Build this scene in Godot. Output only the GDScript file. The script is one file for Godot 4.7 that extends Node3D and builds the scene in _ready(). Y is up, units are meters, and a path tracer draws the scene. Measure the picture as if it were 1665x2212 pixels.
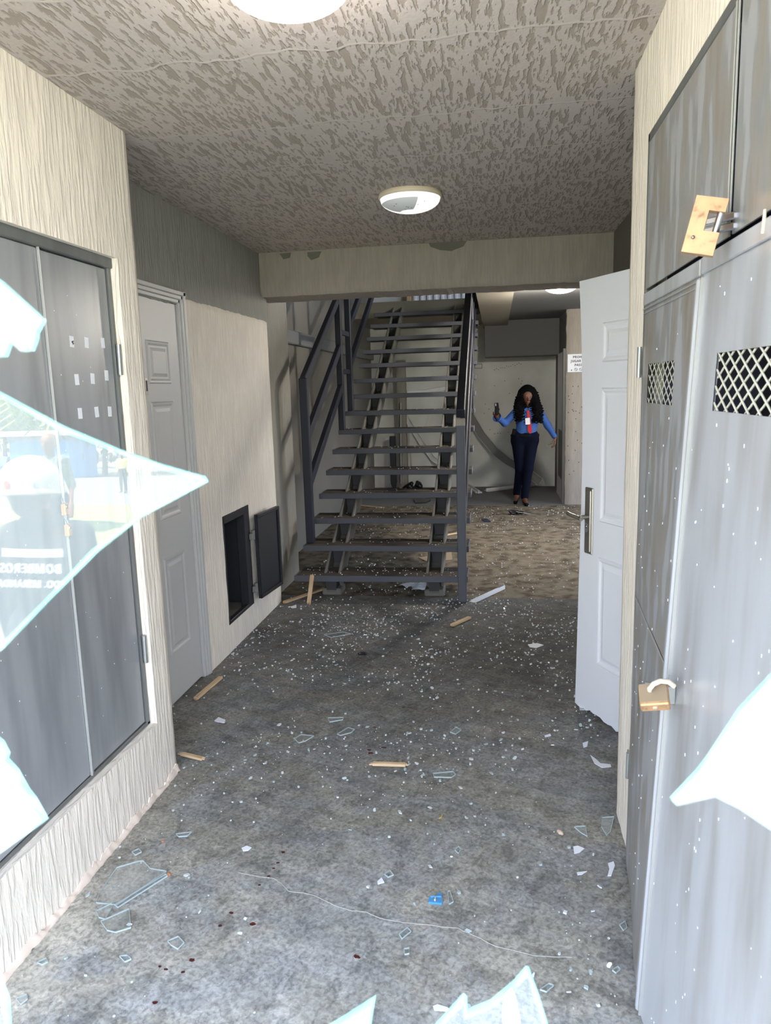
extends Node3D
# A broken-glass entrance corridor seen through what is left of a glazed door. y up, metres, the corridor runs towards -z.

const EYE := Vector3(0, 1.58, 0)
const FOCAL := 1584.1
const WALL_L := -1.348      # face of the near left wall
const WALL_R := 0.4348      # face of the near right wall
const WALL_L2 := -1.627     # face of the set-back left wall
const CEIL := 2.537
const RISE := 0.1687
const GOING := 0.3038
var look: Basis
var rng := RandomNumberGenerator.new()
var M := {}
var used := {}
var noise := FastNoiseLite.new()


func _ready() -> void:
	rng.seed = 20240
	noise.seed = 5
	noise.frequency = 1.0
	noise.noise_type = FastNoiseLite.TYPE_SIMPLEX_SMOOTH
	look = Basis.from_euler(Vector3(-0.1669, 0.1528, -0.0295), EULER_ORDER_YXZ)
	var cam := Camera3D.new()
	cam.name = "camera"
	add_child(cam)
	cam.position = EYE
	cam.basis = look
	var optics := CameraAttributesPhysical.new()
	optics.frustum_focal_length = 12.0 * FOCAL / 1106.0
	optics.frustum_focus_distance = 3.9
	optics.frustum_near = 0.05
	optics.frustum_far = 400.0
	optics.exposure_aperture = 7.5
	cam.attributes = optics
	cam.current = true

	var env := Environment.new()
	var sky_mat := ProceduralSkyMaterial.new()
	sky_mat.sky_top_color = Color(0.66, 0.76, 0.90)
	sky_mat.sky_horizon_color = Color(0.94, 0.95, 0.97)
	sky_mat.sky_curve = 0.25
	sky_mat.sky_energy_multiplier = 1.6
	sky_mat.ground_bottom_color = Color(0.45, 0.44, 0.42)
	sky_mat.ground_horizon_color = Color(0.62, 0.62, 0.60)
	var sky := Sky.new()
	sky.sky_material = sky_mat
	env.background_mode = Environment.BG_SKY
	env.sky = sky
	env.tonemap_mode = Environment.TONE_MAPPER_LINEAR
	env.tonemap_exposure = 4.15
	env.sdfgi_enabled = true
	env.ssao_enabled = true
	env.ssil_enabled = true
	var we := WorldEnvironment.new()
	we.name = "world_environment"
	we.environment = env
	add_child(we)
	var sun := DirectionalLight3D.new()
	sun.name = "sun"
	sun.light_color = Color(1.0, 0.965, 0.91)
	sun.light_energy = 5.0
	sun.light_angular_distance = 0.6
	sun.shadow_enabled = true
	add_child(sun)
	sun.look_at_from_position(Vector3(-3, 9, -3.2), Vector3.ZERO)

	make_materials()
	build_shell()
	build_right_side()
	build_left_side()
	build_doors()
	build_stairs()
	build_far_hall()
	build_lamps()
	build_entrance_glass()
	build_person()
	build_debris()
	build_fragments()
	build_outside()


# ---------------------------------------------------------------- placing and naming

func sight(px: float, py: float) -> Vector3:
	return look * Vector3((px - 832.5) / FOCAL, -(py - 1106.0) / FOCAL, -1.0)

func on_floor(px: float, py: float, h := 0.0) -> Vector3:
	var d := sight(px, py)
	return EYE + d * ((h - EYE.y) / d.y)

func on_x(px: float, py: float, x: float) -> Vector3:
	var d := sight(px, py)
	return EYE + d * ((x - EYE.x) / d.x)

func on_z(px: float, py: float, z: float) -> Vector3:
	var d := sight(px, py)
	return EYE + d * ((z - EYE.z) / d.z)

func numbered(called: String) -> String:
	var n: int = used.get(called, 0)
	used[called] = n + 1
	return called if n == 0 else "%s_%03d" % [called, n]

func tag(o: Node3D, label: String, category: String, group := "", kind := "") -> Node3D:
	if label: o.set_meta("label", label)
	if category: o.set_meta("category", category)
	if group: o.set_meta("group", group)
	if kind: o.set_meta("kind", kind)
	return o

func thing(called: String, label: String, category: String, at := Vector3.ZERO, turn := 0.0, group := "") -> Node3D:
	var o := Node3D.new()
	o.name = numbered(called)
	add_child(o, true)
	o.position = at
	o.rotation.y = turn
	tag(o, label, category, group)
	return o

func part(called: String, m: Mesh, mat: Material, parent: Node3D, at := Transform3D.IDENTITY) -> MeshInstance3D:
	var o := MeshInstance3D.new()
	o.name = called
	if parent.has_node(NodePath(called)):
		var k := 1
		while parent.has_node(NodePath("%s_%03d" % [called, k])):
			k += 1
		o.name = "%s_%03d" % [called, k]
	o.mesh = m
	o.material_override = mat
	o.transform = at
	parent.add_child(o, true)
	return o

func struct(called: String, m: Mesh, mat: Material, parent: Node3D = null) -> MeshInstance3D:
	var o := MeshInstance3D.new()
	o.mesh = m
	o.material_override = mat
	if parent == null:
		o.name = numbered(called)
		add_child(o, true)
	else:
		o.name = called
		parent.add_child(o, true)
	o.set_meta("kind", "structure")
	return o

func single(called: String, m: Mesh, mat: Material, label: String, category: String, at := Transform3D.IDENTITY, group := "", kind := "") -> MeshInstance3D:
	var o := MeshInstance3D.new()
	o.name = numbered(called)
	o.mesh = m
	o.material_override = mat
	o.transform = at
	add_child(o, true)
	tag(o, label, category, group, kind)
	return o


# ---------------------------------------------------------------- shapes

func begin() -> SurfaceTool:
	var st := SurfaceTool.new()
	st.begin(Mesh.PRIMITIVE_TRIANGLES)
	st.set_smooth_group(-1)
	return st

func done(st: SurfaceTool) -> ArrayMesh:
	st.generate_normals()
	return st.commit()

func tri(st: SurfaceTool, a: Vector3, b: Vector3, c: Vector3) -> void:   # counter-clockwise seen from outside
	st.add_vertex(a)
	st.add_vertex(c)
	st.add_vertex(b)

func quad(st: SurfaceTool, a: Vector3, b: Vector3, c: Vector3, d: Vector3) -> void:
	tri(st, a, b, c)
	tri(st, a, c, d)

func facet(st: SurfaceTool, p: Array, centre: Vector3) -> void:   # one face of a convex solid, turned outwards
	var n: Vector3 = (p[1] - p[0]).cross(p[2] - p[0])
	if n.dot(p[0] - centre) < 0.0:
		p.reverse()
	for i in range(1, p.size() - 1):
		tri(st, p[0], p[i], p[i + 1])

func box(st: SurfaceTool, centre: Vector3, size: Vector3, bevel := 0.0, turn := Basis.IDENTITY) -> void:
	var h := size / 2.0
	var b := minf(bevel, minf(h.x, minf(h.y, h.z)) * 0.98)
	var at := func(s: Vector3, k: int) -> Vector3:
		var q := Vector3(h.x - b, h.y - b, h.z - b)
		q[k] = h[k]
		return centre + turn * (q * s)
	for k in 3:
		var i := (k + 1) % 3
		var j := (k + 2) % 3
		for s in [-1.0, 1.0]:
			var c := []
			for e in [[-1, -1], [1, -1], [1, 1], [-1, 1]]:
				var v := Vector3.ZERO
				v[k] = s
				v[i] = e[0]
				v[j] = e[1]
				c.append(at.call(v, k))
			facet(st, c, centre)
	if b <= 0.0:
		return
	for k in 3:
		var i := (k + 1) % 3
		var j := (k + 2) % 3
		for e in [[-1, -1], [1, -1], [1, 1], [-1, 1]]:
			var lo := Vector3.ZERO
			lo[i] = e[0]
			lo[j] = e[1]
			var hi := lo
			lo[k] = -1
			hi[k] = 1
			facet(st, [at.call(lo, i), at.call(hi, i), at.call(hi, j), at.call(lo, j)], centre)
	for x in [-1.0, 1.0]:
		for y in [-1.0, 1.0]:
			for z in [-1.0, 1.0]:
				var v := Vector3(x, y, z)
				facet(st, [at.call(v, 0), at.call(v, 1), at.call(v, 2)], centre)

func box_mesh(size: Vector3, bevel := 0.0) -> ArrayMesh:
	var st := begin()
	box(st, Vector3.ZERO, size, bevel)
	return done(st)

func span(st: SurfaceTool, lo: Vector3, hi: Vector3, bevel := 0.0) -> void:
	box(st, (lo + hi) / 2.0, (hi - lo).abs(), bevel)

func span_mesh(lo: Vector3, hi: Vector3, bevel := 0.0) -> ArrayMesh:
	var st := begin()
	span(st, lo, hi, bevel)
	return done(st)

func bar(st: SurfaceTool, a: Vector3, b: Vector3, w: float, h: float, up := Vector3.UP, bevel := 0.002) -> void:
	var f := (b - a).normalized()
	if absf(f.dot(up)) > 0.99:
		up = Vector3.BACK
	var r := f.cross(up).normalized()
	box(st, (a + b) / 2.0, Vector3(w, h, a.distance_to(b)), bevel, Basis(r, r.cross(f).normalized() , -f))

func bar_mesh(a: Vector3, b: Vector3, w: float, h: float, up := Vector3.UP, bevel := 0.002) -> ArrayMesh:
	var st := begin()
	bar(st, a, b, w, h, up, bevel)
	return done(st)

func area(p: PackedVector2Array) -> float:
	var s := 0.0
	for i in p.size():
		s += p[i].cross(p[(i + 1) % p.size()])
	return s / 2.0

func prism(st: SurfaceTool, outline: PackedVector2Array, at: Transform3D, depth: float, sides := true, caps := true) -> void:
	var p := outline.duplicate()
	if area(p) < 0.0:
		p.reverse()
	if caps:
		var t := Geometry2D.triangulate_polygon(p)
		for i in range(0, t.size(), 3):
			var a := p[t[i]]
			var b := p[t[i + 1]]
			var c := p[t[i + 2]]
			if (b - a).cross(c - a) < 0.0:
				var q := b
				b = c
				c = q
			tri(st, at * Vector3(a.x, a.y, depth), at * Vector3(b.x, b.y, depth), at * Vector3(c.x, c.y, depth))
			tri(st, at * Vector3(a.x, a.y, 0), at * Vector3(c.x, c.y, 0), at * Vector3(b.x, b.y, 0))
	if sides:
		for i in p.size():
			var a := p[i]
			var b := p[(i + 1) % p.size()]
			quad(st, at * Vector3(a.x, a.y, 0), at * Vector3(b.x, b.y, 0), at * Vector3(b.x, b.y, depth), at * Vector3(a.x, a.y, depth))

func prism_mesh(outline: PackedVector2Array, depth: float, at := Transform3D.IDENTITY) -> ArrayMesh:
	var st := begin()
	prism(st, outline, at, depth)
	return done(st)

func tube(st: SurfaceTool, pts: Array, radius: float, sides := 8, taper := 1.0) -> void:
	st.set_smooth_group(1)
	var rings := []
	var side := Vector3.UP
	for i in pts.size():
		var f: Vector3 = (pts[mini(i + 1, pts.size() - 1)] - pts[maxi(i - 1, 0)]).normalized()
		if i == 0:
			side = f.cross(Vector3.UP if absf(f.y) < 0.9 else Vector3.RIGHT).normalized()
		side = (side - f * side.dot(f)).normalized()
		var other := f.cross(side)
		var r := radius * lerpf(1.0, taper, float(i) / maxf(1.0, pts.size() - 1))
		var ring := []
		for k in sides:
			var a := TAU * k / sides
			ring.append(pts[i] + (side * cos(a) + other * sin(a)) * r)
		rings.append(ring)
	for i in pts.size() - 1:
		for k in sides:
			var n := (k + 1) % sides
			quad(st, rings[i][k], rings[i][n], rings[i + 1][n], rings[i + 1][k])
	st.set_smooth_group(-1)
	for k in range(1, sides - 1):
		tri(st, rings[0][0], rings[0][k + 1], rings[0][k])
		tri(st, rings[-1][0], rings[-1][k], rings[-1][k + 1])

func tube_mesh(pts: Array, radius: float, sides := 8, taper := 1.0) -> ArrayMesh:
	var st := begin()
	tube(st, pts, radius, sides, taper)
	return done(st)

func lathe(st: SurfaceTool, profile: Array, at: Transform3D, sides := 32, from := 0.0, to := TAU) -> void:   # profile of Vector2(radius, height), bottom to top on the outside
	st.set_smooth_group(1)
	for i in profile.size() - 1:
		for k in sides:
			var a := lerpf(from, to, float(k) / sides)
			var b := lerpf(from, to, float(k + 1) / sides)
			var p: Vector2 = profile[i]
			var q: Vector2 = profile[i + 1]
			var pa := at * Vector3(p.x * cos(a), p.y, -p.x * sin(a))
			var pb := at * Vector3(p.x * cos(b), p.y, -p.x * sin(b))
			var qa := at * Vector3(q.x * cos(a), q.y, -q.x * sin(a))
			var qb := at * Vector3(q.x * cos(b), q.y, -q.x * sin(b))
			if p.x > 1e-5:
				tri(st, pa, pb, qb)
			if q.x > 1e-5:
				tri(st, pa, qb, qa)
	st.set_smooth_group(-1)

func lathe_mesh(profile: Array, at := Transform3D.IDENTITY, sides := 32) -> ArrayMesh:
	var st := begin()
	lathe(st, profile, at, sides)
	return done(st)

# A plastered slab: its front is a fine grid that waves a little, with holes, thickness and worn round edges.
# round_edges: letters of the edges to round: a (u=0), b (u=end), c (v=0), d (v=end)
func plaster(o: Vector3, u: Vector3, v: Vector3, n: Vector3, lu: float, lv: float, thick: float, holes := [], cell := 0.03, amp := 0.002, round_edges := "", r := 0.02, ragged := 0.006) -> ArrayMesh:
	var st := begin()
	var us := breaks(lu, cell, holes, 0)
	var vs := breaks(lv, cell, holes, 2)
	var shift := o.x * 7.0 + o.z * 3.1 + o.y
	var front := []
	for i in us.size():
		var row := []
		for j in vs.size():
			var s: float = us[i]
			var t: float = vs[j]
			var d := amp * (noise.get_noise_3d(s * 22.0, t * 5.0, shift) + 0.6 * noise.get_noise_3d(s * 3.0, t * 2.0, shift + 9.0))
			for e in round_edges:
				var away: float = s if e == "a" else lu - s if e == "b" else t if e == "c" else lv - t
				if away < r:
					d -= r - sqrt(maxf(0.0, r * r - (r - away) * (r - away)))
			var ds := 0.0
			var dt := 0.0
			if i == 0 or i == us.size() - 1:
				ds = ragged * noise.get_noise_2d(t * 9.0 + shift, 3.0) + ragged * 0.7 * noise.get_noise_2d(t * 40.0, shift)
			if j == 0 or j == vs.size() - 1:
				dt = ragged * noise.get_noise_2d(s * 9.0 + shift, 17.0) + ragged * 0.7 * noise.get_noise_2d(s * 40.0, shift)
			row.append(o + u * (s + ds) + v * (t + dt) + n * d)
		front.append(row)
	var flip := u.cross(v).dot(n) < 0.0
	var open := func(i: int, j: int) -> bool:
		if i < 0 or j < 0 or i >= us.size() - 1 or j >= vs.size() - 1:
			return true
		var s: float = (us[i] + us[i + 1]) / 2.0
		var t: float = (vs[j] + vs[j + 1]) / 2.0
		for h in holes:
			if s > h[0] and s < h[1] and t > h[2] and t < h[3]:
				return true
		return false
	var back := -n * thick
	for i in us.size() - 1:
		for j in vs.size() - 1:
			if open.call(i, j):
				continue
			var a: Vector3 = front[i][j]
			var b: Vector3 = front[i + 1][j]
			var c: Vector3 = front[i + 1][j + 1]
			var d: Vector3 = front[i][j + 1]
			st.set_smooth_group(1)
			if flip:
				quad(st, a, d, c, b)
				st.set_smooth_group(-1)
				quad(st, a + back, b + back, c + back, d + back)
			else:
				quad(st, a, b, c, d)
				st.set_smooth_group(-1)
				quad(st, a + back, d + back, c + back, b + back)
			for e in [[i, j - 1, a, b], [i + 1, j, b, c], [i, j + 1, c, d], [i - 1, j, d, a]]:
				if open.call(e[0], e[1]):
					var p: Vector3 = e[2]
					var q: Vector3 = e[3]
					if flip:
						quad(st, p, q, q + back, p + back)
					else:
						quad(st, q, p, p + back, q + back)
	return done(st)

func breaks(length: float, cell: float, holes: Array, k: int) -> Array:
	var marks := [0.0, length]
	for h in holes:
		for m in [h[k], h[k + 1]]:
			if m > 0.001 and m < length - 0.001 and not marks.has(m):
				marks.append(m)
	marks.sort()
	var out := []
	for i in marks.size() - 1:
		var n := maxi(1, int(round((marks[i + 1] - marks[i]) / cell)))
		for s in n:
			out.append(lerpf(marks[i], marks[i + 1], float(s) / n))
	out.append(length)
	return out


# ---------------------------------------------------------------- materials

func grain(frequency: float, octaves: int, seed_: int, warp := 0.0) -> FastNoiseLite:
	var f := FastNoiseLite.new()
	f.noise_type = FastNoiseLite.TYPE_SIMPLEX_SMOOTH
	f.frequency = frequency
	f.fractal_octaves = octaves
	f.fractal_type = FastNoiseLite.FRACTAL_FBM
	f.seed = seed_
	if warp > 0.0:
		f.domain_warp_enabled = true
		f.domain_warp_amplitude = warp
		f.domain_warp_frequency = frequency * 0.6
	return f

func bytes_of(f: FastNoiseLite, w: int, h: int, out_w := 0, out_h := 0) -> PackedByteArray:
	var im := f.get_seamless_image(w, h, false, false, 0.15, true)
	if out_w:
		im.resize(out_w, out_h, Image.INTERPOLATE_CUBIC)
	im.convert(Image.FORMAT_L8)
	return im.get_data()

func picture(data: PackedByteArray, w: int, h: int, format: int) -> ImageTexture:
	return ImageTexture.create_from_image(Image.create_from_data(w, h, false, format, data))

func step_(a: float, b: float, x: float) -> float:
	var t := clampf((x - a) / (b - a), 0.0, 1.0)
	return t * t * (3.0 - 2.0 * t)

func paint(c: Color, rough := 0.6, metal := 0.0, spec := 0.5) -> StandardMaterial3D:
	var m := StandardMaterial3D.new()
	m.albedo_color = c
	m.roughness = rough
	m.metallic = metal
	m.metallic_specular = spec
	return m

func tri_world(m: StandardMaterial3D, scale_: Vector3) -> void:
	m.uv1_triplanar = true
	m.uv1_world_triplanar = true
	m.uv1_triplanar_sharpness = 6.0
	m.uv1_scale = scale_

func noise_tex(f: FastNoiseLite, size: int, ramp: Gradient = null) -> NoiseTexture2D:
	var t := NoiseTexture2D.new()
	t.width = size
	t.height = size
	t.seamless = true
	t.noise = f
	t.color_ramp = ramp
	return t

func ramp(stops: Array) -> Gradient:
	var g := Gradient.new()
	var offsets := PackedFloat32Array()
	var colors := PackedColorArray()
	for s in stops:
		offsets.append(s[0])
		colors.append(s[1])
	g.offsets = offsets
	g.colors = colors
	return g

func make_materials() -> void:
	# combed plaster: long thin vertical ridges
	var n := 1024
	var streak := bytes_of(grain(0.032, 4, 11, 18.0), n, 230, n, n)
	var fine := bytes_of(grain(0.05, 3, 12), n, n)
	var blot := bytes_of(grain(0.006, 3, 13), n, n)
	var height := PackedByteArray()
	height.resize(n * n)
	var tone := PackedByteArray()
	tone.resize(n * n * 3)
	for i in n * n:
		var s := step_(0.36, 0.62, streak[i] / 255.0)
		height[i] = int(clampf(s * 170.0 + fine[i] * 0.33, 0, 255))
		var t := 0.94 + 0.03 * s + 0.05 * (blot[i] / 255.0 - 0.5)
		tone[i * 3] = int(255.0 * clampf(t, 0, 1))
		tone[i * 3 + 1] = int(255.0 * clampf(t * 0.997, 0, 1))
		tone[i * 3 + 2] = int(255.0 * clampf(t * 0.985, 0, 1))
	var comb := picture(height, n, n, Image.FORMAT_L8)
	var comb_tone := picture(tone, n, n, Image.FORMAT_RGB8)
	for spec in [["cream", Color(0.98, 0.945, 0.905), 0.28], ["bare", Color(0.63, 0.625, 0.61), 0.24], ["pier", Color(0.60, 0.58, 0.545), 0.12], ["beige", Color(0.65, 0.62, 0.595), 0.08]]:
		var m := paint(spec[1], 0.9, 0.0, 0.3)
		m.albedo_texture = comb_tone
		tri_world(m, Vector3(1.25, 0.5, 1.25))
		m.heightmap_enabled = true
		m.heightmap_texture = comb
		m.heightmap_scale = spec[2]
		M[spec[0]] = m
	M.back_wall = paint(Color(0.90, 0.90, 0.875), 0.8)
	M.back_wall.albedo_texture = noise_tex(grain(0.004, 4, 31), 512, ramp([[0.0, Color(0.86, 0.86, 0.85)], [1.0, Color(1, 1, 1)]]))
	tri_world(M.back_wall, Vector3(0.5, 0.5, 0.5))
	M.soot = paint(Color(0.42, 0.42, 0.42), 0.9)
	M.grey_wall = paint(Color(0.42, 0.405, 0.375), 0.9)
	M.slab = paint(Color(0.56, 0.53, 0.47), 0.9)

	# trowelled ceiling: pale skin with darker torn streaks running down the corridor
	var long_ := bytes_of(grain(0.050, 3, 21, 20.0), n, 190, n, n)
	var short_ := bytes_of(grain(0.085, 3, 22, 10.0), n, 300, n, n)
	var patch := bytes_of(grain(0.007, 3, 23), n, n)
	var speck := bytes_of(grain(0.11, 2, 24), n, n)
	var h2 := PackedByteArray()
	h2.resize(n * n)
	var c2 := PackedByteArray()
	c2.resize(n * n * 3)
	for i in n * n:
		var p := patch[i] / 255.0
		var a := 1.0 - step_(0.32, 0.36, long_[i] / 255.0 + 0.30 * (p - 0.5))
		var b := 1.0 - step_(0.27, 0.34, short_[i] / 255.0 - 0.40 * (p - 0.5))
		var pit := maxf(a, b * 0.9)
		var k := speck[i] / 255.0
		var ridge := 0.0
		for line in [90, 372, 610, 905]:
			var off := absf(float(i / n) - line - 26.0 * (patch[(i % n)] / 255.0 - 0.5) - 10.0 * (patch[(i % n) * n] / 255.0 - 0.5))
			ridge = maxf(ridge, 1.0 - step_(1.0, 5.0, off))
		pit *= 1.0 - ridge
		h2[i] = int(clampf(200.0 - 180.0 * pit - 30.0 * k + 55.0 * ridge, 0, 255))
		var v := lerpf(0.95 + 0.05 * k, 0.83, pit) + 0.05 * ridge * (0.95 + 0.07 * p)
		c2[i * 3] = int(255.0 * minf(v, 1.0))
		c2[i * 3 + 1] = int(255.0 * minf(v * lerpf(1.0, 0.985, pit), 1.0))
		c2[i * 3 + 2] = int(255.0 * minf(v * lerpf(1.0, 0.955, pit), 1.0))
	M.ceiling = paint(Color(0.765, 0.73, 0.705), 0.95, 0.0, 0.2)
	M.ceiling.albedo_texture = picture(c2, n, n, Image.FORMAT_RGB8)
	tri_world(M.ceiling, Vector3(0.62, 0.62, 0.50))
	M.ceiling.heightmap_enabled = true
	M.ceiling.heightmap_texture = picture(h2, n, n, Image.FORMAT_L8)
	M.ceiling.heightmap_scale = 0.35

	# floor: dark trowelled concrete with swirls, pale scuffs and tan patches; painted once for the whole near floor
	var fw := 768
	var fh := 1536
	var f1 := grain(0.9, 4, 41, 0.9)
	var f2 := grain(7.0, 4, 42, 0.5)
	var f3 := grain(3.0, 3, 43, 0.6)
	var f4 := grain(0.45, 2, 44)
	var c3 := PackedByteArray()
	c3.resize(fw * fh * 3)
	for j in fh:
		var z := 0.5 - 5.9 * j / fh
		for i in fw:
			var x := -1.8 + 2.95 * i / fw
			var big := f1.get_noise_2d(x, z)
			var sw := f2.get_noise_2d((x * 0.94 + z * 0.34) * 0.55, (-x * 0.34 + z * 0.94) * 2.6)
			var tan_ := f3.get_noise_2d(x * 0.8, z * 1.3)
			var wide := f4.get_noise_2d(x + 5.0, z)
			var smear := f2.get_noise_2d((x * 0.5 - z * 0.87) * 0.5 + 9.0, (x * 0.87 + z * 0.5) * 1.7)
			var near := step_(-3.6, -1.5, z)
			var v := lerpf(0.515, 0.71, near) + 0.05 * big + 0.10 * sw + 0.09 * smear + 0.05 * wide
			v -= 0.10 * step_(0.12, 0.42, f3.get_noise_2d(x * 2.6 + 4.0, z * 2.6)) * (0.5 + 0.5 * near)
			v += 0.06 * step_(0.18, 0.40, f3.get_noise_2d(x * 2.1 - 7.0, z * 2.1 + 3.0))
			v -= 0.13 * step_(-2.9, -4.0, z) * step_(-0.9, 0.2, x)  # darker right-middle: dirt, plus shadow painted into the floor colour
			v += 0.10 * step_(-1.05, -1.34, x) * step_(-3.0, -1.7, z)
			if z > -2.75:
				tan_ += 1.0 * step_(-1.18, -1.33, x)
			v = clampf(v, 0.3, 0.9)
			var warm := clampf(0.5 + tan_ * 1.4, 0.0, 1.0)
			var at := (j * fw + i) * 3
			c3[at] = int(255.0 * v * (1.0 + 0.04 * warm))
			c3[at + 1] = int(255.0 * v * (1.0 + 0.015 * warm))
			c3[at + 2] = int(255.0 * v * (0.995 - 0.04 * warm))
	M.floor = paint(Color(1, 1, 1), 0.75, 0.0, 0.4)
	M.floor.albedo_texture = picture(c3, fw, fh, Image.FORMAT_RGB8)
	M.floor.detail_enabled = true
	M.floor.detail_blend_mode = BaseMaterial3D.BLEND_MODE_MUL
	M.floor.detail_uv_layer = BaseMaterial3D.DETAIL_UV_2
	M.floor.detail_albedo = noise_tex(grain(0.06, 5, 45, 30.0), 1024, ramp([[0.0, Color(0.62, 0.62, 0.62)], [0.5, Color(0.88, 0.88, 0.88)], [1.0, Color(1, 1, 1)]]))
	M.floor.heightmap_enabled = true
	M.floor.heightmap_texture = picture(bytes_of(grain(0.04, 4, 46), 512, 512), 512, 512, Image.FORMAT_L8)
	M.floor.heightmap_scale = 0.3
	M.dust_floor = paint(Color(0.55, 0.515, 0.46), 0.95, 0.0, 0.2)
	M.dust_floor.albedo_texture = noise_tex(grain(0.012, 5, 47, 30.0), 1024, ramp([[0.0, Color(0.50, 0.48, 0.46)], [0.5, Color(0.85, 0.83, 0.8)], [1.0, Color(1, 1, 1)]]))
	tri_world(M.dust_floor, Vector3(0.5, 0.5, 0.5))

	# painted steel, brass, wood and the rest
	var wear := noise_tex(grain(0.006, 4, 51, 20.0), 512, ramp([[0.0, Color(0.82, 0.82, 0.82)], [0.5, Color(0.95, 0.95, 0.94)], [1.0, Color(1, 1, 1)]]))
	for spec in [["steel_dark", Color(0.60, 0.61, 0.63), 0.34], ["steel_light", Color(0.70, 0.71, 0.73), 0.30], ["steel_frame", Color(0.40, 0.41, 0.41), 0.5]]:
		var m := paint(spec[1], spec[2], 0.0, 0.68)
		m.albedo_texture = wear
		tri_world(m, Vector3(2.5, 0.35, 2.5))
		M[spec[0]] = m
	M.steel_light.albedo_texture = noise_tex(grain(0.007, 4, 58, 20.0), 512, ramp([[0.0, Color(0.86, 0.84, 0.81)], [0.4, Color(0.95, 0.945, 0.94)], [0.6, Color(0.99, 0.99, 0.99)], [1.0, Color(1, 1, 1)]]))
	M.steel_stained_shaded = paint(Color(0.645, 0.65, 0.66), 0.32, 0.0, 0.68)  # brown streaks, over a base darkened to paint in the weaker light
	M.steel_stained_shaded.albedo_texture = noise_tex(grain(0.009, 4, 59, 26.0), 512, ramp([[0.0, Color(0.80, 0.74, 0.67)], [0.38, Color(0.90, 0.87, 0.83)], [0.5, Color(0.84, 0.84, 0.84)], [0.62, Color(0.98, 0.98, 0.98)], [1.0, Color(1, 1, 1)]]))
	tri_world(M.steel_stained_shaded, Vector3(2.0, 0.45, 2.0))
	M.steel_edge = paint(Color(0.66, 0.66, 0.65), 0.4, 0.2)
	M.galvanised = paint(Color(0.66, 0.67, 0.67), 0.4, 0.7)
	M.mesh_wire = paint(Color(0.80, 0.79, 0.74), 0.5, 0.1)
	M.void = paint(Color(0.36, 0.36, 0.43), 0.9)
	M.brass = paint(Color(0.80, 0.625, 0.46), 0.45, 0.3)
	M.brass.albedo_texture = noise_tex(grain(0.02, 3, 52), 256, ramp([[0.0, Color(0.55, 0.55, 0.55)], [0.35, Color(0.95, 0.95, 0.95)], [1.0, Color(1, 1, 1)]]))
	M.brass.uv1_triplanar = true
	M.brass.uv1_scale = Vector3(6, 6, 6)
	M.chrome = paint(Color(0.75, 0.75, 0.76), 0.25, 0.95)
	M.nickel = paint(Color(0.62, 0.60, 0.57), 0.32, 0.9)
	M.door_grey = paint(Color(0.765, 0.76, 0.755), 0.45)
	M.door_white = paint(Color(0.915, 0.92, 0.94), 0.42)
	M.black_paint = paint(Color(0.15, 0.15, 0.17), 0.4)
	M.rail = paint(Color(0.16, 0.165, 0.205), 0.55, 0.0, 0.4)
	M.stringer = paint(Color(0.42, 0.41, 0.38), 0.8)
	M.stringer_dark = paint(Color(0.20, 0.20, 0.21), 0.7)
	M.tread_top = paint(Color(0.34, 0.30, 0.255), 0.95)
	M.tread_top.albedo_texture = noise_tex(grain(0.02, 4, 53), 512, ramp([[0.0, Color(0.6, 0.57, 0.53)], [1.0, Color(1, 1, 1)]]))
	tri_world(M.tread_top, Vector3(0.7, 3.0, 3.0))
	M.tread_frame = paint(Color(0.31, 0.315, 0.345), 0.6)
	M.paper = paint(Color(0.92, 0.93, 0.96), 0.8)
	M.card = paint(Color(0.62, 0.55, 0.46), 0.9)
	M.pine = paint(Color(0.90, 0.79, 0.645), 0.7)
	M.pine.albedo_texture = noise_tex(grain(0.02, 3, 54), 256, ramp([[0.0, Color(0.82, 0.78, 0.72)], [1.0, Color(1, 1, 1)]]))
	M.pine.uv1_triplanar = true
	M.pine.uv1_scale = Vector3(9, 9, 0.8)
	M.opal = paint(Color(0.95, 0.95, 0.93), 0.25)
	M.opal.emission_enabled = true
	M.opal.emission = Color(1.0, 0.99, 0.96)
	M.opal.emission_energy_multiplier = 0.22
	M.lit = paint(Color(0.95, 0.95, 0.95), 0.4)
	M.lit.emission_enabled = true
	M.lit.emission = Color(1.0, 0.99, 0.96)
	M.lit.emission_energy_multiplier = 0.9
	M.rim = paint(Color(0.86, 0.80, 0.72), 0.5)
	M.dirt = paint(Color(0.25, 0.23, 0.21), 0.9)
	M.white_pvc = paint(Color(0.90, 0.90, 0.90), 0.45)
	M.scrap_grey = paint(Color(0.48, 0.48, 0.47), 0.6)
	M.scrap_pale = paint(Color(0.80, 0.795, 0.78), 0.6)
	M.black_bag = paint(Color(0.06, 0.06, 0.07), 0.35)
	M.blue_plastic = paint(Color(0.30, 0.57, 0.78), 0.45)
	M.blood = paint(Color(0.30, 0.11, 0.10), 0.4)
	M.crack = paint(Color(0.72, 0.71, 0.68), 0.95)
	M.stone = paint(Color(0.78, 0.69, 0.61), 0.9)
	M.brick_bit = paint(Color(0.72, 0.47, 0.34), 0.9)
	var g := paint(Color(0.94, 0.99, 0.98, 0.05), 0.0)
	g.transparency = BaseMaterial3D.TRANSPARENCY_ALPHA
	M.glass = g
	M.glass_edge = paint(Color(0.60, 0.83, 0.80, 0.62), 0.3)
	M.glass_edge.transparency = BaseMaterial3D.TRANSPARENCY_ALPHA
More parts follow.
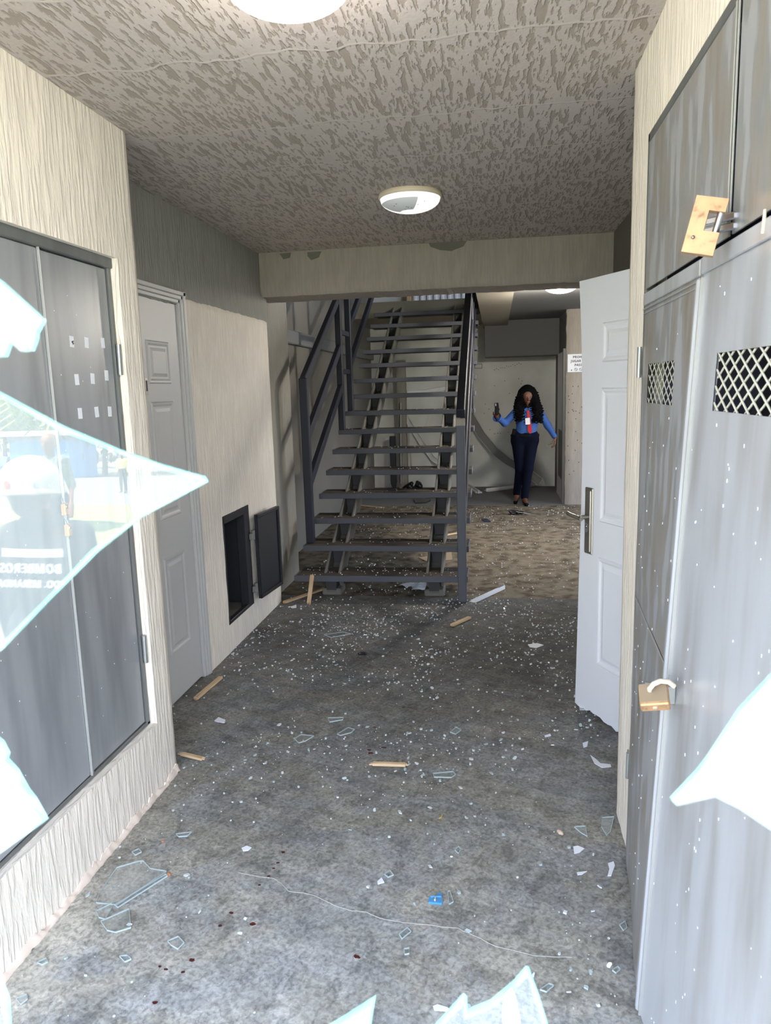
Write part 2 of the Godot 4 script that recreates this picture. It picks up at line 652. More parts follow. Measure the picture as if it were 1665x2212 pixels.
	M.glass_edge.albedo_texture = noise_tex(grain(0.015, 3, 57), 256, ramp([[0.0, Color(0.85, 0.95, 0.95)], [0.5, Color(0.95, 1, 1)], [0.62, Color(1.0, 1.0, 1.0)], [1.0, Color(1, 1, 1)]]))
	M.glass_edge.uv1_triplanar = true
	M.glass_edge.uv1_scale = Vector3(8, 8, 8)
	M.film = paint(Color(0.93, 0.93, 0.93), 0.5)
	M.film.backlight_enabled = true
	M.film.backlight = Color(0.5, 0.5, 0.5)
	M.crumb = paint(Color(0.84, 0.86, 0.86), 0.08, 0.0, 0.6)
	M.crumb.backlight_enabled = true
	M.crumb.backlight = Color(0.3, 0.32, 0.32)
	M.crumb_edge = paint(Color(0.68, 0.73, 0.73), 0.12)


# ---------------------------------------------------------------- the shell

func build_shell() -> void:
	var st := begin()
	var x0 := -1.8
	var x1 := 1.15
	var z0 := 0.5
	var z1 := -5.4
	var put := func(p: Vector3) -> void:
		st.set_uv(Vector2((p.x - x0) / (x1 - x0), (z0 - p.z) / (z0 - z1)))
		st.set_uv2(Vector2(p.x, p.z) * 0.9)
		st.add_vertex(p)
	for p in [Vector3(x0, 0, z0), Vector3(x0, 0, z1), Vector3(x1, 0, z1), Vector3(x0, 0, z0), Vector3(x1, 0, z1), Vector3(x1, 0, z0)]:
		put.call(p)
	span(st, Vector3(x0, -0.18, z1), Vector3(x1, -0.002, z0))
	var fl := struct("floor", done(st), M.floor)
	struct("floor", span_mesh(Vector3(-2.0, -0.18, -9.78), Vector3(3.8, 0.0, -5.4)), M.dust_floor)
	struct("floor", span_mesh(Vector3(-2.0, -0.18, -12.0), Vector3(3.8, 0.0, -9.78)), M.soot)
	struct("floor", span_mesh(Vector3(1.15, -0.18, -5.4), Vector3(3.8, 0.0, -0.8)), M.dust_floor)
	struct("ceiling", span_mesh(Vector3(-2.05, CEIL, -5.35), Vector3(1.2, CEIL + 0.2, 0.35)), M.ceiling)

	# crack and dark stains on the near floor
	var crack_pts := [[515, 1885], [555, 1893], [590, 1898], [608, 1908], [622, 1925], [655, 1929], [690, 1940], [720, 1955], [760, 1968], [790, 1970], [830, 1986], [870, 1993], [915, 1997], [955, 2003], [990, 2005], [1020, 2020], [1070, 2044], [1105, 2052], [1150, 2064], [1190, 2067], [1235, 2068]]
	var path := []
	for c in crack_pts:
		path.append(on_floor(c[0], c[1], 0.0))
	var cs := begin()
	for i in path.size() - 1:
		var a: Vector3 = path[i]
		var b: Vector3 = path[i + 1]
		for k in 3:
			var p := a.lerp(b, k / 3.0) + Vector3(noise.get_noise_2d(i * 3.1 + k, 2.0), 0, noise.get_noise_2d(i * 2.3 + k, 8.0)) * 0.006 * (1 if k else 0)
			var q := a.lerp(b, (k + 1) / 3.0) + Vector3(noise.get_noise_2d(i * 3.1 + k + 1, 2.0), 0, noise.get_noise_2d(i * 2.3 + k + 1, 8.0)) * 0.006 * (1 if k < 2 else 0)
			bar(cs, p + Vector3(0, 0.0005, 0), q + Vector3(0, 0.0005, 0), 0.0012 + 0.0016 * absf(noise.get_noise_1d(i * 1.7)), 0.0016, Vector3.UP, 0.0)
	part("crack", done(cs), M.crack, fl)
	for s in [[500, 1972, 7], [546, 1996, 9], [475, 2000, 6], [415, 2074, 9], [358, 2094, 6], [395, 2100, 6], [335, 2166, 8], [611, 1841, 6], [600, 1864, 5], [591, 1876, 4], [580, 1893, 5], [560, 1912, 4], [769, 2066, 9], [809, 1571, 5], [810, 1580, 4], [810, 1600, 3], [797, 1620, 6], [800, 1627, 8], [829, 1615, 6], [824, 1548, 3], [889, 1486, 4], [893, 1490, 4], [890, 1497, 3], [872, 1528, 5], [775, 2069, 5], [345, 2088, 5]]:
		var o := on_floor(s[0], s[1], 0.0)
		var r: float = s[2] * absf(o.z) / FOCAL * 0.95
		var ring := PackedVector2Array()
		for k in 12:
			var a := TAU * k / 12
			var rr := r * (0.75 + 0.45 * noise.get_noise_2d(s[0] + cos(a) * 0.8, s[1] + sin(a) * 0.8))
			ring.append(Vector2(cos(a) * rr * 1.2, sin(a) * rr * 0.8))
		part("stain", prism_mesh(ring, 0.0011, Transform3D(Basis(Vector3.RIGHT, -PI / 2), o)), M.blood, fl)

	# near left wall with the opening for the meter cabinet
	struct("wall_left", plaster(Vector3(WALL_L, -0.02, -2.75), Vector3.BACK, Vector3.UP, Vector3.RIGHT, 2.15, CEIL + 0.04, 0.30, [[0.165, 1.55, 0.305, 2.09]], 0.025, 0.0022, "a", 0.03, 0.008), M.cream)
	struct("wall_left", span_mesh(Vector3(-2.1, 0, -2.75), Vector3(WALL_L - 0.29, CEIL, -0.6)), M.bare)
	struct("baseboard_left", plaster(Vector3(WALL_L + 0.010, -0.01, -2.735), Vector3.BACK, Vector3.UP, Vector3.RIGHT, 2.1, 0.034, 0.03, [], 0.012, 0.006, "d", 0.008, 0.022), paint(Color(0.92, 0.85, 0.79), 0.95))
	# set-back left wall: bare band above, cream coat below, bare pier at the end
	struct("wall_left", plaster(Vector3(WALL_L2 - 0.014, 2.04, -5.3), Vector3.BACK, Vector3.UP, Vector3.RIGHT, 2.6, 0.52, 0.2, [], 0.03, 0.003), M.bare)
	struct("wall_left", plaster(Vector3(WALL_L2, -0.02, -5.255), Vector3.BACK, Vector3.UP, Vector3.RIGHT, 1.455, 2.115, 0.22, [[0.655, 1.12, 0.194, 0.868]], 0.025, 0.0022, "ad", 0.03, 0.010), M.cream)
	struct("wall_left", plaster(Vector3(-1.70, -0.02, -6.05), Vector3.BACK, Vector3.UP, Vector3.RIGHT, 0.81, 2.6, 0.3, [], 0.03, 0.003, "a", 0.02, 0.008), M.pier)
	struct("wall_left", span_mesh(Vector3(-2.1, -0.02, -6.04), Vector3(-1.86, CEIL, -2.75)), M.bare)
	# beam across the corridor
	struct("beam", plaster(Vector3(-1.72, 2.242, -5.172), Vector3.RIGHT, Vector3.UP, Vector3.BACK, 2.92, 0.31, 0.34, [], 0.03, 0.002, "c", 0.03, 0.006), M.beige)
	var bm := get_node("beam")
	for q in [[[604, 548], [628, 546], [626, 556], [612, 560]], [[664, 545], [694, 543], [688, 556], [672, 562], [664, 553]], [[925, 524], [1008, 520], [1000, 532], [975, 542], [950, 540], [930, 533]], [[1350, 498], [1362, 500], [1362, 520], [1352, 516]]]:
		var poly := PackedVector2Array()
		for e in q:
			var p := on_z(e[0], e[1], -5.168)
			poly.append(Vector2(p.x, p.y))
		part("plaster_patch", prism_mesh(poly, 0.007, Transform3D(Basis.IDENTITY, Vector3(0, 0, -5.171))), M.stringer, bm)
	# right wall: the narrow cream pillar and the wall over the cabinet
	struct("wall_right", plaster(Vector3(WALL_R, -0.02, -2.622), Vector3.BACK, Vector3.UP, Vector3.LEFT, 2.02, CEIL + 0.04, 0.06, [[0.295, 1.87, -0.1, 2.29]], 0.025, 0.0018, "a", 0.02, 0.006), M.cream)
	struct("wall_right", span_mesh(Vector3(WALL_R + 0.055, -0.02, -2.6), Vector3(0.80, CEIL, -2.34)), M.cream)
	struct("wall_right", span_mesh(Vector3(0.76, -0.02, -2.34), Vector3(0.9, CEIL, -0.6)), M.cream)
	var rw := begin()
	span(rw, Vector3(0.76, 0, -2.86), Vector3(0.95, CEIL, -2.6))
	span(rw, Vector3(0.76, 2.06, -3.68), Vector3(0.95, CEIL, -2.86))
	span(rw, Vector3(0.76, 0, -5.5), Vector3(0.95, CEIL, -3.68))
	struct("wall_right", done(rw), M.grey_wall)

	# the building round it, so that daylight comes in by its openings only
	var sh := begin()
	span(sh, Vector3(-4.2, -0.2, -0.8), Vector3(WALL_L - 0.3, 5.6, -0.6))
	span(sh, Vector3(0.76, -0.2, -0.8), Vector3(4.2, 5.6, -0.6))
	span(sh, Vector3(WALL_L - 0.3, CEIL + 0.2, -0.8), Vector3(0.76, 5.6, -0.6))
	struct("wall_front", done(sh), M.cream)
	struct("wall_back", span_mesh(Vector3(-2.2, -0.2, -12.0), Vector3(4.2, 5.6, -11.62)), M.back_wall)
	var le := begin()
	span(le, Vector3(-2.2, -0.2, -12.0), Vector3(-1.95, 5.6, -6.04))
	span(le, Vector3(-4.2, -0.2, -6.04), Vector3(-1.95, 0.0, -0.8))
	span(le, Vector3(-4.2, -0.2, -6.3), Vector3(-4.0, 5.6, -0.6))
	span(le, Vector3(-4.2, -0.2, -6.3), Vector3(-2.1, 5.6, -6.04))
	struct("wall_left", done(le), M.grey_wall)
	# right outer wall, two unseen openings added to light hall and upper floor
	var ri := begin()
	span(ri, Vector3(3.8, -0.2, -12.0), Vector3(4.0, 0.6, -0.6))
	span(ri, Vector3(3.8, 0.9, -5.6), Vector3(4.0, 5.6, -0.6))
	span(ri, Vector3(3.8, 0.9, -12.0), Vector3(4.0, 5.6, -10.4))
	span(ri, Vector3(3.8, 2.4, -10.4), Vector3(4.0, 3.3, -5.6))
	span(ri, Vector3(3.8, 4.8, -10.4), Vector3(4.0, 5.6, -5.6))
	struct("wall_right", done(ri), M.back_wall)
	struct("roof", span_mesh(Vector3(-4.2, 5.4, -12.0), Vector3(4.2, 5.6, -0.6)), M.slab)
	# floor slab over the hall, open above the stairs
	var sl := begin()
	span(sl, Vector3(-0.19, 2.46, -9.9), Vector3(0.16, 2.70, -5.5))
	span(sl, Vector3(0.16, 2.50, -12.0), Vector3(3.8, 2.70, -5.5))
	span(sl, Vector3(0.95, CEIL, -5.5), Vector3(3.8, 2.70, -0.8))
	struct("ceiling", done(sl), M.soot)
	struct("ceiling", span_mesh(Vector3(-0.185, 2.43, -11.62), Vector3(0.165, 2.462, -5.5)), M.slab)
	struct("ceiling", span_mesh(Vector3(-1.95, 2.50, -11.62), Vector3(-0.17, 2.70, -9.86)), M.slab)


# ---------------------------------------------------------------- right side: steel cabinet, padlocks

# a sheet of steel bent through f(z, y), with an opening
func sheet(z0: float, z1: float, y0: float, y1: float, f: Callable, hole := [], thick := 0.004) -> ArrayMesh:
	var st := begin()
	var us := breaks(z1 - z0, 0.12, [[hole[0] - z0, hole[1] - z0, 0, 0]] if hole else [], 0)
	var vs := breaks(y1 - y0, 0.12, [[0, 0, hole[2] - y0, hole[3] - y0]] if hole else [], 2)
	var off := Vector3(thick, 0, 0)
	for i in us.size() - 1:
		for j in vs.size() - 1:
			var zc: float = z0 + (us[i] + us[i + 1]) / 2.0
			var yc: float = y0 + (vs[j] + vs[j + 1]) / 2.0
			if hole and zc > hole[0] and zc < hole[1] and yc > hole[2] and yc < hole[3]:
				continue
			var p := []
			for e in [[i, j], [i + 1, j], [i + 1, j + 1], [i, j + 1]]:
				var z: float = z0 + us[e[0]]
				var y: float = y0 + vs[e[1]]
				p.append(Vector3(f.call(z, y), y, z))
			st.set_smooth_group(1)
			quad(st, p[0], p[1], p[2], p[3])
			st.set_smooth_group(-1)
			quad(st, p[0] + off, p[3] + off, p[2] + off, p[1] + off)
	# the rim of the sheet
	for e in [[z0, y0, z1, y0], [z1, y0, z1, y1], [z1, y1, z0, y1], [z0, y1, z0, y0]]:
		for k in 8:
			var a := Vector2(lerpf(e[0], e[2], k / 8.0), lerpf(e[1], e[3], k / 8.0))
			var b := Vector2(lerpf(e[0], e[2], (k + 1) / 8.0), lerpf(e[1], e[3], (k + 1) / 8.0))
			var p := Vector3(f.call(a.x, a.y), a.y, a.x)
			var q := Vector3(f.call(b.x, b.y), b.y, b.x)
			quad(st, q, p, p + off, q + off)
	return done(st)

func build_right_side() -> void:
	var cab := thing("metal_cabinet", "tall light grey steel cabinet with two wire mesh vents, lower doors bent outwards", "cabinet", Vector3(WALL_R, 0, -1.5))
	var back := Transform3D(Basis.IDENTITY, -cab.position)
	var shell := begin()
	span(shell, Vector3(0.70, 0, -2.33), Vector3(0.72, 2.27, -0.75))
	span(shell, Vector3(WALL_R + 0.06, 0, -2.335), Vector3(0.72, 2.27, -2.325))
	span(shell, Vector3(WALL_R + 0.06, 0, -0.76), Vector3(0.72, 2.27, -0.75))
	span(shell, Vector3(WALL_R + 0.06, 2.26, -2.33), Vector3(0.72, 2.27, -0.75))
	span(shell, Vector3(WALL_R + 0.06, 0.0, -2.33), Vector3(0.72, 0.01, -0.75))
	part("casing", done(shell), M.void, cab, back)
	var inside := begin()
	span(inside, Vector3(0.62, 1.42, -1.35), Vector3(0.70, 1.60, -1.20), 0.006)
	part("meter", done(inside), M.scrap_grey, cab, back)
	var fr := begin()
	span(fr, Vector3(WALL_R - 0.004, 2.245, -2.327), Vector3(WALL_R + 0.03, 2.272, -0.752), 0.003)
	span(fr, Vector3(WALL_R - 0.004, 0.0, -2.327), Vector3(WALL_R + 0.03, 2.272, -2.305), 0.003)
	part("frame", done(fr), M.steel_frame, cab, back)
	# upper pair of doors
	var flat_ := func(_z: float, _y: float) -> float: return WALL_R - 0.004
	part("upper_door", sheet(-2.303, -1.522, 1.842, 2.243, flat_), M.steel_stained_shaded, cab, back)
	part("upper_door", sheet(-1.500, -0.755, 1.842, 2.243, flat_), M.steel_stained_shaded, cab, back)
	var lip := begin()
	bar(lip, Vector3(WALL_R - 0.008, 1.85, -1.519), Vector3(WALL_R - 0.008, 2.243, -1.519), 0.003, 0.008)
	bar(lip, Vector3(WALL_R - 0.008, 1.85, -1.503), Vector3(WALL_R - 0.008, 2.243, -1.503), 0.003, 0.008)
	part("door_lip", done(lip), M.steel_edge, cab, back)
	# lower doors: the blast has pushed their meeting edge out into the corridor, most at the foot
	var bulge := func(z: float, y: float) -> float:
		var down := clampf((1.83 - y) / 1.85, 0.0, 1.0)
		var near := 1.0 - absf(z + 1.683) / (0.637 if z < -1.683 else 0.95)
		var fold := 0.006 * sin((z + 2.3) * 9.0 + y * 3.0) * down
		return WALL_R - 0.004 - 0.010 * down - 0.072 * down * clampf(near, 0.0, 1.0) + fold * clampf(near * (1.0 - near) * 4.0, 0.0, 1.0)
	var narrow := part("lower_door", sheet(-2.303, -1.690, 0.012, 1.832, bulge, [-2.216, -1.886, 1.518, 1.627]), M.steel_stained_shaded, cab, back)
	var wide := part("lower_door", sheet(-1.676, -0.755, 0.012, 1.832, bulge, [-1.530, -1.06, 1.518, 1.629]), M.steel_light, cab, back)
	var seam := []
	for k in 13:
		var y := lerpf(0.015, 1.79, k / 12.0)
		seam.append(Vector3(bulge.call(-1.683, y), y, -1.683))
	var post := begin()
	bar(post, seam[0] + Vector3(-0.004, 0, -0.006), seam[12] + Vector3(-0.004, 0, -0.006), 0.020, 0.012, Vector3.LEFT, 0.005)
	part("meeting_bar", done(post), M.steel_light, cab, back)
	var post2 := begin()
	bar(post2, seam[0] + Vector3(-0.002, 0, 0.013), seam[12] + Vector3(-0.002, 0, 0.013), 0.004, 0.008, Vector3.LEFT, 0.001)
	part("meeting_bar", done(post2), M.steel_edge, cab, back)
	var head := begin()
	bar(head, Vector3(WALL_R - 0.007, 1.812, -2.30), Vector3(WALL_R - 0.007, 1.812, -1.695), 0.034, 0.006, Vector3.LEFT, 0.002)
	bar(head, Vector3(WALL_R - 0.009, 1.812, -1.672), Vector3(WALL_R - 0.009, 1.812, -0.76), 0.034, 0.006, Vector3.LEFT, 0.002)
	part("door_head", done(head), M.steel_light, cab, back)
	var edge := begin()
	bar(edge, Vector3(WALL_R - 0.008, 1.785, -2.30), Vector3(WALL_R - 0.008, 1.785, -1.695), 0.003, 0.006, Vector3.LEFT, 0.0005)
	bar(edge, Vector3(WALL_R - 0.006, 1.773, -2.30), Vector3(WALL_R - 0.006, 1.773, -1.695), 0.003, 0.006, Vector3.LEFT, 0.0005)
	part("weld_line", done(edge), M.steel_edge, cab, back)
	# creases in the sheet
	var cr := begin()
	bar(cr, on_x(1372, 1290, bulge.call(-2.2, 0.9) - 0.001), on_x(1446, 1462, bulge.call(-1.72, 0.82) - 0.001), 0.004, 0.003, Vector3.LEFT, 0.0008)
	part("crease", done(cr), M.steel_edge, narrow)
	part("paint_drip", tube_mesh([on_x(1652, 452, WALL_R - 0.014), on_x(1650, 480, WALL_R - 0.014), on_x(1648, 503, WALL_R - 0.012)], 0.0026, 6, 1.5), M.rim, wide)
	for q in [[narrow, -2.28, -1.72, 60], [wide, -1.66, -0.9, 110]]:
		var sp := begin()
		for k in q[3]:
			var z := rng.randf_range(q[1], q[2])
			var yy := rng.randf_range(0.05, 1.76)
			if yy > 1.5 and yy < 1.65:
				continue
			box(sp, Vector3(bulge.call(z, yy) - 0.0004, yy, z), Vector3(0.0012, rng.randf_range(0.002, 0.007), rng.randf_range(0.0012, 0.0026)))
		var specks := part("paint_speck", done(sp), M.paper, q[0])
		specks.set_meta("kind", "stuff")
	# wire mesh in the two vents
	for w in [[-2.216, -1.886, 1.518, 1.627, narrow], [-1.530, -1.06, 1.518, 1.629, wide]]:
		var pitch := 0.056
		var zc: float = w[0]
		var h: float = w[3] - w[2]
		var k := -4
		while zc + k * pitch < w[1] + h * 1.8:
			for s in [-1.0, 1.0]:
				var a := Vector2(w[0] + k * pitch, w[2] if s > 0 else w[3])
				var b := a + Vector2(h * 1.75, h * s)
				# trim to the opening
				var t0 := clampf((w[0] - a.x) / (b.x - a.x), 0.0, 1.0)
				var t1 := clampf((w[1] - a.x) / (b.x - a.x), 0.0, 1.0)
				if t1 - t0 < 0.04:
					continue
				var p := a.lerp(b, t0)
				var q := a.lerp(b, t1)
				var pts := []
				for m in 9:
					var e := p.lerp(q, m / 8.0)
					pts.append(Vector3(bulge.call(e.x, e.y) + 0.004 + 0.0014 * s, e.y, e.x))
				part("wire", tube_mesh(pts, 0.0014 if w[4] == narrow else 0.0022, 6), M.mesh_wire, w[4])
			k += 1
	for y in [1.635, 0.335]:
		var hg := begin()
		span(hg, Vector3(WALL_R - 0.012, y - 0.045, -2.352), Vector3(WALL_R - 0.004, y + 0.045, -2.332), 0.002)
		tube(hg, [Vector3(WALL_R - 0.012, y - 0.045, -2.327), Vector3(WALL_R - 0.012, y + 0.045, -2.327)], 0.0065, 10)
		part("hinge", done(hg), M.galvanised, cab, back)
	# staple plates that carry the padlocks
	var hasp := begin()
	var hp := on_x(1575, 478, WALL_R - 0.012)
	bar(hasp, hp + Vector3(0.01, 0.008, 0.01), hp + Vector3(-0.045, 0.006, -0.045), 0.010, 0.014, Vector3.UP, 0.003)
	bar(hasp, hp + Vector3(0.01, -0.010, 0.01), hp + Vector3(-0.045, -0.010, -0.045), 0.010, 0.014, Vector3.UP, 0.003)
	part("hasp", done(hasp), M.chrome, cab, back)
	var h2 := begin()
	var hq := on_x(1444, 1500, bulge.call(-1.69, 0.83) - 0.01)
	box(h2, hq, Vector3(0.03, 0.045, 0.012), 0.003)
	bar(h2, hq + Vector3(-0.012, 0.018, 0), hq + Vector3(-0.05, 0.02, -0.012), 0.010, 0.006, Vector3.UP, 0.002)
	part("hasp", done(h2), M.galvanised, cab, back)

	# upper padlock: a square brass block with a notch for the bar
	var u := on_x(1522, 490, WALL_R - 0.062)
	var face := (EYE - u)
	face.y = 0
	var fz := face.normalized()
	var fb := Basis(Vector3.UP.cross(fz), Vector3.UP, fz) * Basis(Vector3.BACK, -0.235)
	var lock := thing("padlock", "tarnished square brass padlock hanging tilted from the upper cabinet doors", "padlock", u)
	var s := 0.00097
	var c := PackedVector2Array()
	for q in [[-28, 50], [28, 50], [28, 27], [0, 27], [0, -9], [28, -9], [28, -50], [-28, -50]]:
		c.append(Vector2(q[0], q[1]) * s)
	part("body", prism_mesh(c, 0.026, Transform3D(fb, fb * Vector3(0, 0, -0.013))), M.brass, lock)
	part("shackle", tube_mesh([fb * Vector3(0.020, 0.03, 0), fb * Vector3(0.020, -0.012, 0)], 0.006, 10), M.chrome, lock)
	part("rivet", lathe_mesh([Vector2(0.0, 0.003), Vector2(0.003, 0.0025), Vector2(0.0035, 0.0)], Transform3D(fb * Basis(Vector3.RIGHT, PI / 2), fb * Vector3(-0.014, -0.022, 0.013)), 12), M.nickel, lock)
	# lower padlock: a brass block seen from above its foot, with a worn shackle
	var l := on_x(1413, 1506, bulge.call(-1.7, 0.8) - 0.052)
	var lf := EYE - l
	lf.y = 0
	lf = lf.normalized()
	var lb := Basis(Vector3.UP.cross(lf), Vector3.UP, lf) * Basis(Vector3.BACK, 0.20) * Basis(Vector3.RIGHT, -1.0)
	var lk := thing("padlock", "scuffed brass padlock with its key end outwards, hanging low on the bent cabinet door", "padlock", l)
	var pb := begin()
	box(pb, Vector3.ZERO, Vector3(0.060, 0.054, 0.026), 0.003, lb)
	part("body", done(pb), M.brass, lk)
	var pf := begin()
	box(pf, lb * Vector3(0, 0.003, 0.0131), Vector3(0.056, 0.046, 0.001), 0.0003, lb)
	part("worn_face", done(pf), paint(Color(0.60, 0.53, 0.44), 0.6, 0.2), lk)
	part("key_plug", lathe_mesh([Vector2(0.0055, 0.0), Vector2(0.0055, 0.002), Vector2(0.0, 0.0025)], Transform3D(lb * Basis(Vector3.RIGHT, PI), lb * Vector3(0.0, -0.0265, 0.0)), 14), M.stone, lk)
	part("shackle", tube_mesh([lb * Vector3(-0.006, 0.010, 0.010), lb * Vector3(-0.006, 0.006, 0.022), lb * Vector3(0.004, 0.012, 0.030), lb * Vector3(0.018, 0.020, 0.028), lb * Vector3(0.034, 0.022, 0.020), lb * Vector3(0.044, 0.018, 0.008)], 0.0058, 8), M.rim, lk)


# ---------------------------------------------------------------- left side: meter cabinet, utility box

func build_left_side() -> void:
	var d := WALL_L - 0.032
	var cab := thing("meter_cabinet", "recessed dark grey steel meter cabinet with two leaves and rows of white stickers", "cabinet", Vector3(d, 0.285, -1.9))
	var back := Transform3D(Basis.IDENTITY, -cab.position)
	var fr := begin()
	span(fr, Vector3(d - 0.02, 2.035, -2.585), Vector3(d + 0.012, 2.072, -1.2), 0.003)
	span(fr, Vector3(d - 0.02, 0.285, -2.585), Vector3(d + 0.004, 0.30, -1.2), 0.003)
	span(fr, Vector3(d - 0.02, 0.285, -2.585), Vector3(d + 0.004, 2.072, -2.562), 0.003)
	span(fr, Vector3(d - 0.02, 0.285, -1.223), Vector3(d + 0.004, 2.072, -1.2), 0.003)
	part("frame", done(fr), M.steel_frame, cab, back)
	var far_leaf := part("leaf", span_mesh(Vector3(d - 0.012, 0.302, -2.558), Vector3(d - 0.004, 2.032, -2.172), 0.003), M.steel_dark, cab, back)
	part("leaf", span_mesh(Vector3(d - 0.008, 0.302, -2.150), Vector3(d, 2.034, -1.226), 0.003), M.steel_dark, cab, back)
	var fl := begin()
	bar(fl, Vector3(d + 0.004, 0.30, -2.150), Vector3(d + 0.004, 2.06, -2.150), 0.0032, 0.010, Vector3.RIGHT, 0.0015)
	part("meeting_flange", done(fl), M.steel_edge, cab, back)
	var f2 := begin()
	bar(f2, Vector3(d - 0.001, 0.30, -2.163), Vector3(d - 0.001, 1.13, -2.163), 0.013, 0.010, Vector3.RIGHT, 0.003)
	bar(f2, Vector3(d - 0.001, 1.13, -2.163), Vector3(d - 0.001, 2.032, -2.163), 0.008, 0.006, Vector3.RIGHT, 0.002)
	part("meeting_flange", done(f2), M.steel_dark, cab, back)
	for y in [1.712, 0.60]:
		part("hinge", tube_mesh([Vector3(d + 0.014, y - 0.055, -2.572), Vector3(d + 0.014, y + 0.055, -2.572)], 0.009, 10), M.galvanised, cab, back)
	for q in [[155, 738], [187, 740], [222, 741], [166, 820], [200, 818], [230, 811], [173, 893], [209, 890], [237, 889]]:
		var p := on_x(q[0], q[1], d - 0.004)
		var b := box_mesh(Vector3(0.0012, 0.036, 0.024))
		part("sticker", b, M.paper, far_leaf, Transform3D(Basis(Vector3.RIGHT, 0.06 * sin(q[0])), p))
	var sp := begin()
	for k in 70:
		var z := rng.randf_range(-2.54, -1.6)
		if absf(z + 2.16) < 0.03:
			continue
		box(sp, Vector3(d - (0.004 if z < -2.16 else 0.0), rng.randf_range(0.4, 1.95), z), Vector3(0.0014, rng.randf_range(0.002, 0.005), 0.002))
	var specks := part("paint_speck", done(sp), M.paper, far_leaf)
	specks.set_meta("kind", "stuff")
	var mark := begin()
	var mp := on_x(157, 741, d - 0.004)
	for e in [[0.006, 0.004], [-0.002, 0.003]]:
		bar(mark, mp + Vector3(0.001, e[0], -0.005), mp + Vector3(0.001, e[1], 0.006), 0.004, 0.001, Vector3.RIGHT, 0.0)
	bar(mark, mp + Vector3(0.001, 0.005, 0.002), mp + Vector3(0.001, -0.006, 0.0), 0.003, 0.001, Vector3.RIGHT, 0.0)
	part("pen_mark", done(mark), M.black_paint, far_leaf)
	# two small brass padlocks one above the other at the meeting flange
	for k in 2:
		var p := on_x([140, 147][k], [1100, 1145][k], d + 0.022)
		var lk := thing("padlock", ["small brass padlock on the left meter cabinet, upper of two", "small brass padlock on the left meter cabinet, lower of two"][k], "padlock", p)
		part("body", box_mesh(Vector3(0.016, 0.040, 0.022), 0.003), M.brass, lk)
		part("shackle", tube_mesh([Vector3(0, 0.018, -0.006), Vector3(-0.004, 0.030, -0.005), Vector3(-0.008, 0.034, 0.0), Vector3(-0.004, 0.030, 0.005), Vector3(0, 0.018, 0.006)], 0.0025, 6), M.galvanised, lk)
		part("key_plug", lathe_mesh([Vector2(0.0055, 0.0), Vector2(0.0055, 0.002), Vector2(0.0, 0.0022)], Transform3D(Basis(Vector3.BACK, -PI / 2), Vector3(0.008, 0.008, 0)), 12), M.nickel, lk)

	# black box let into the cream wall, its small door swung flat against the wall
	var x := WALL_L2
	var ub := thing("utility_box", "black steel utility box in the cream wall, little door hanging open", "utility box", Vector3(x, 0.174, -4.37))
	var ob := Transform3D(Basis.IDENTITY, -ub.position)
	var cs := begin()
	span(cs, Vector3(x - 0.205, 0.174, -4.60), Vector3(x - 0.195, 0.848, -4.135))
	span(cs, Vector3(x - 0.2, 0.840, -4.60), Vector3(x - 0.004, 0.848, -4.135))
	span(cs, Vector3(x - 0.2, 0.174, -4.60), Vector3(x - 0.004, 0.848, -4.594))
	span(cs, Vector3(x - 0.2, 0.174, -4.141), Vector3(x - 0.004, 0.848, -4.135))
	part("casing", done(cs), M.black_paint, ub, ob)
	part("sill", span_mesh(Vector3(x - 0.2, 0.172, -4.594), Vector3(x - 0.006, 0.182, -4.141)), M.stringer, ub, ob)
	part("back_panel", span_mesh(Vector3(x - 0.196, 0.20, -4.58), Vector3(x - 0.188, 0.80, -4.15)), M.steel_light, ub, ob)
	var rim := begin()
	span(rim, Vector3(x - 0.03, 0.80, -4.60), Vector3(x + 0.003, 0.850, -4.135), 0.003)
	span(rim, Vector3(x - 0.03, 0.172, -4.60), Vector3(x + 0.003, 0.196, -4.135), 0.003)
	span(rim, Vector3(x - 0.05, 0.172, -4.602), Vector3(x + 0.003, 0.850, -4.50), 0.003)
	span(rim, Vector3(x - 0.03, 0.172, -4.150), Vector3(x + 0.003, 0.850, -4.133), 0.003)
	part("frame", done(rim), M.black_paint, ub, ob)
	var dr := part("door", null, M.black_paint, ub, Transform3D(Basis(Vector3.UP, -0.10), Vector3(0.022, 0, -0.245)))
	var dm := begin()
	span(dm, Vector3(0.0, 0.022, -0.40), Vector3(0.012, 0.60, -0.02), 0.003)
	span(dm, Vector3(0.012, 0.022, -0.40), Vector3(0.026, 0.045, -0.02), 0.003)
	span(dm, Vector3(0.012, 0.577, -0.40), Vector3(0.026, 0.60, -0.02), 0.003)
	span(dm, Vector3(0.012, 0.022, -0.40), Vector3(0.026, 0.60, -0.378), 0.003)
	span(dm, Vector3(0.012, 0.022, -0.042), Vector3(0.026, 0.60, -0.02), 0.003)
	dr.mesh = done(dm)
	for y in [0.11, 0.47]:
		var hg := begin()
		tube(hg, [Vector3(0.022, y - 0.03, -0.236), Vector3(0.022, y + 0.03, -0.236)], 0.012, 10)
		span(hg, Vector3(0.006, y - 0.028, -0.27), Vector3(0.024, y + 0.012, -0.20), 0.002)
		part("hinge", done(hg), M.scrap_grey, ub)


# ---------------------------------------------------------------- doors

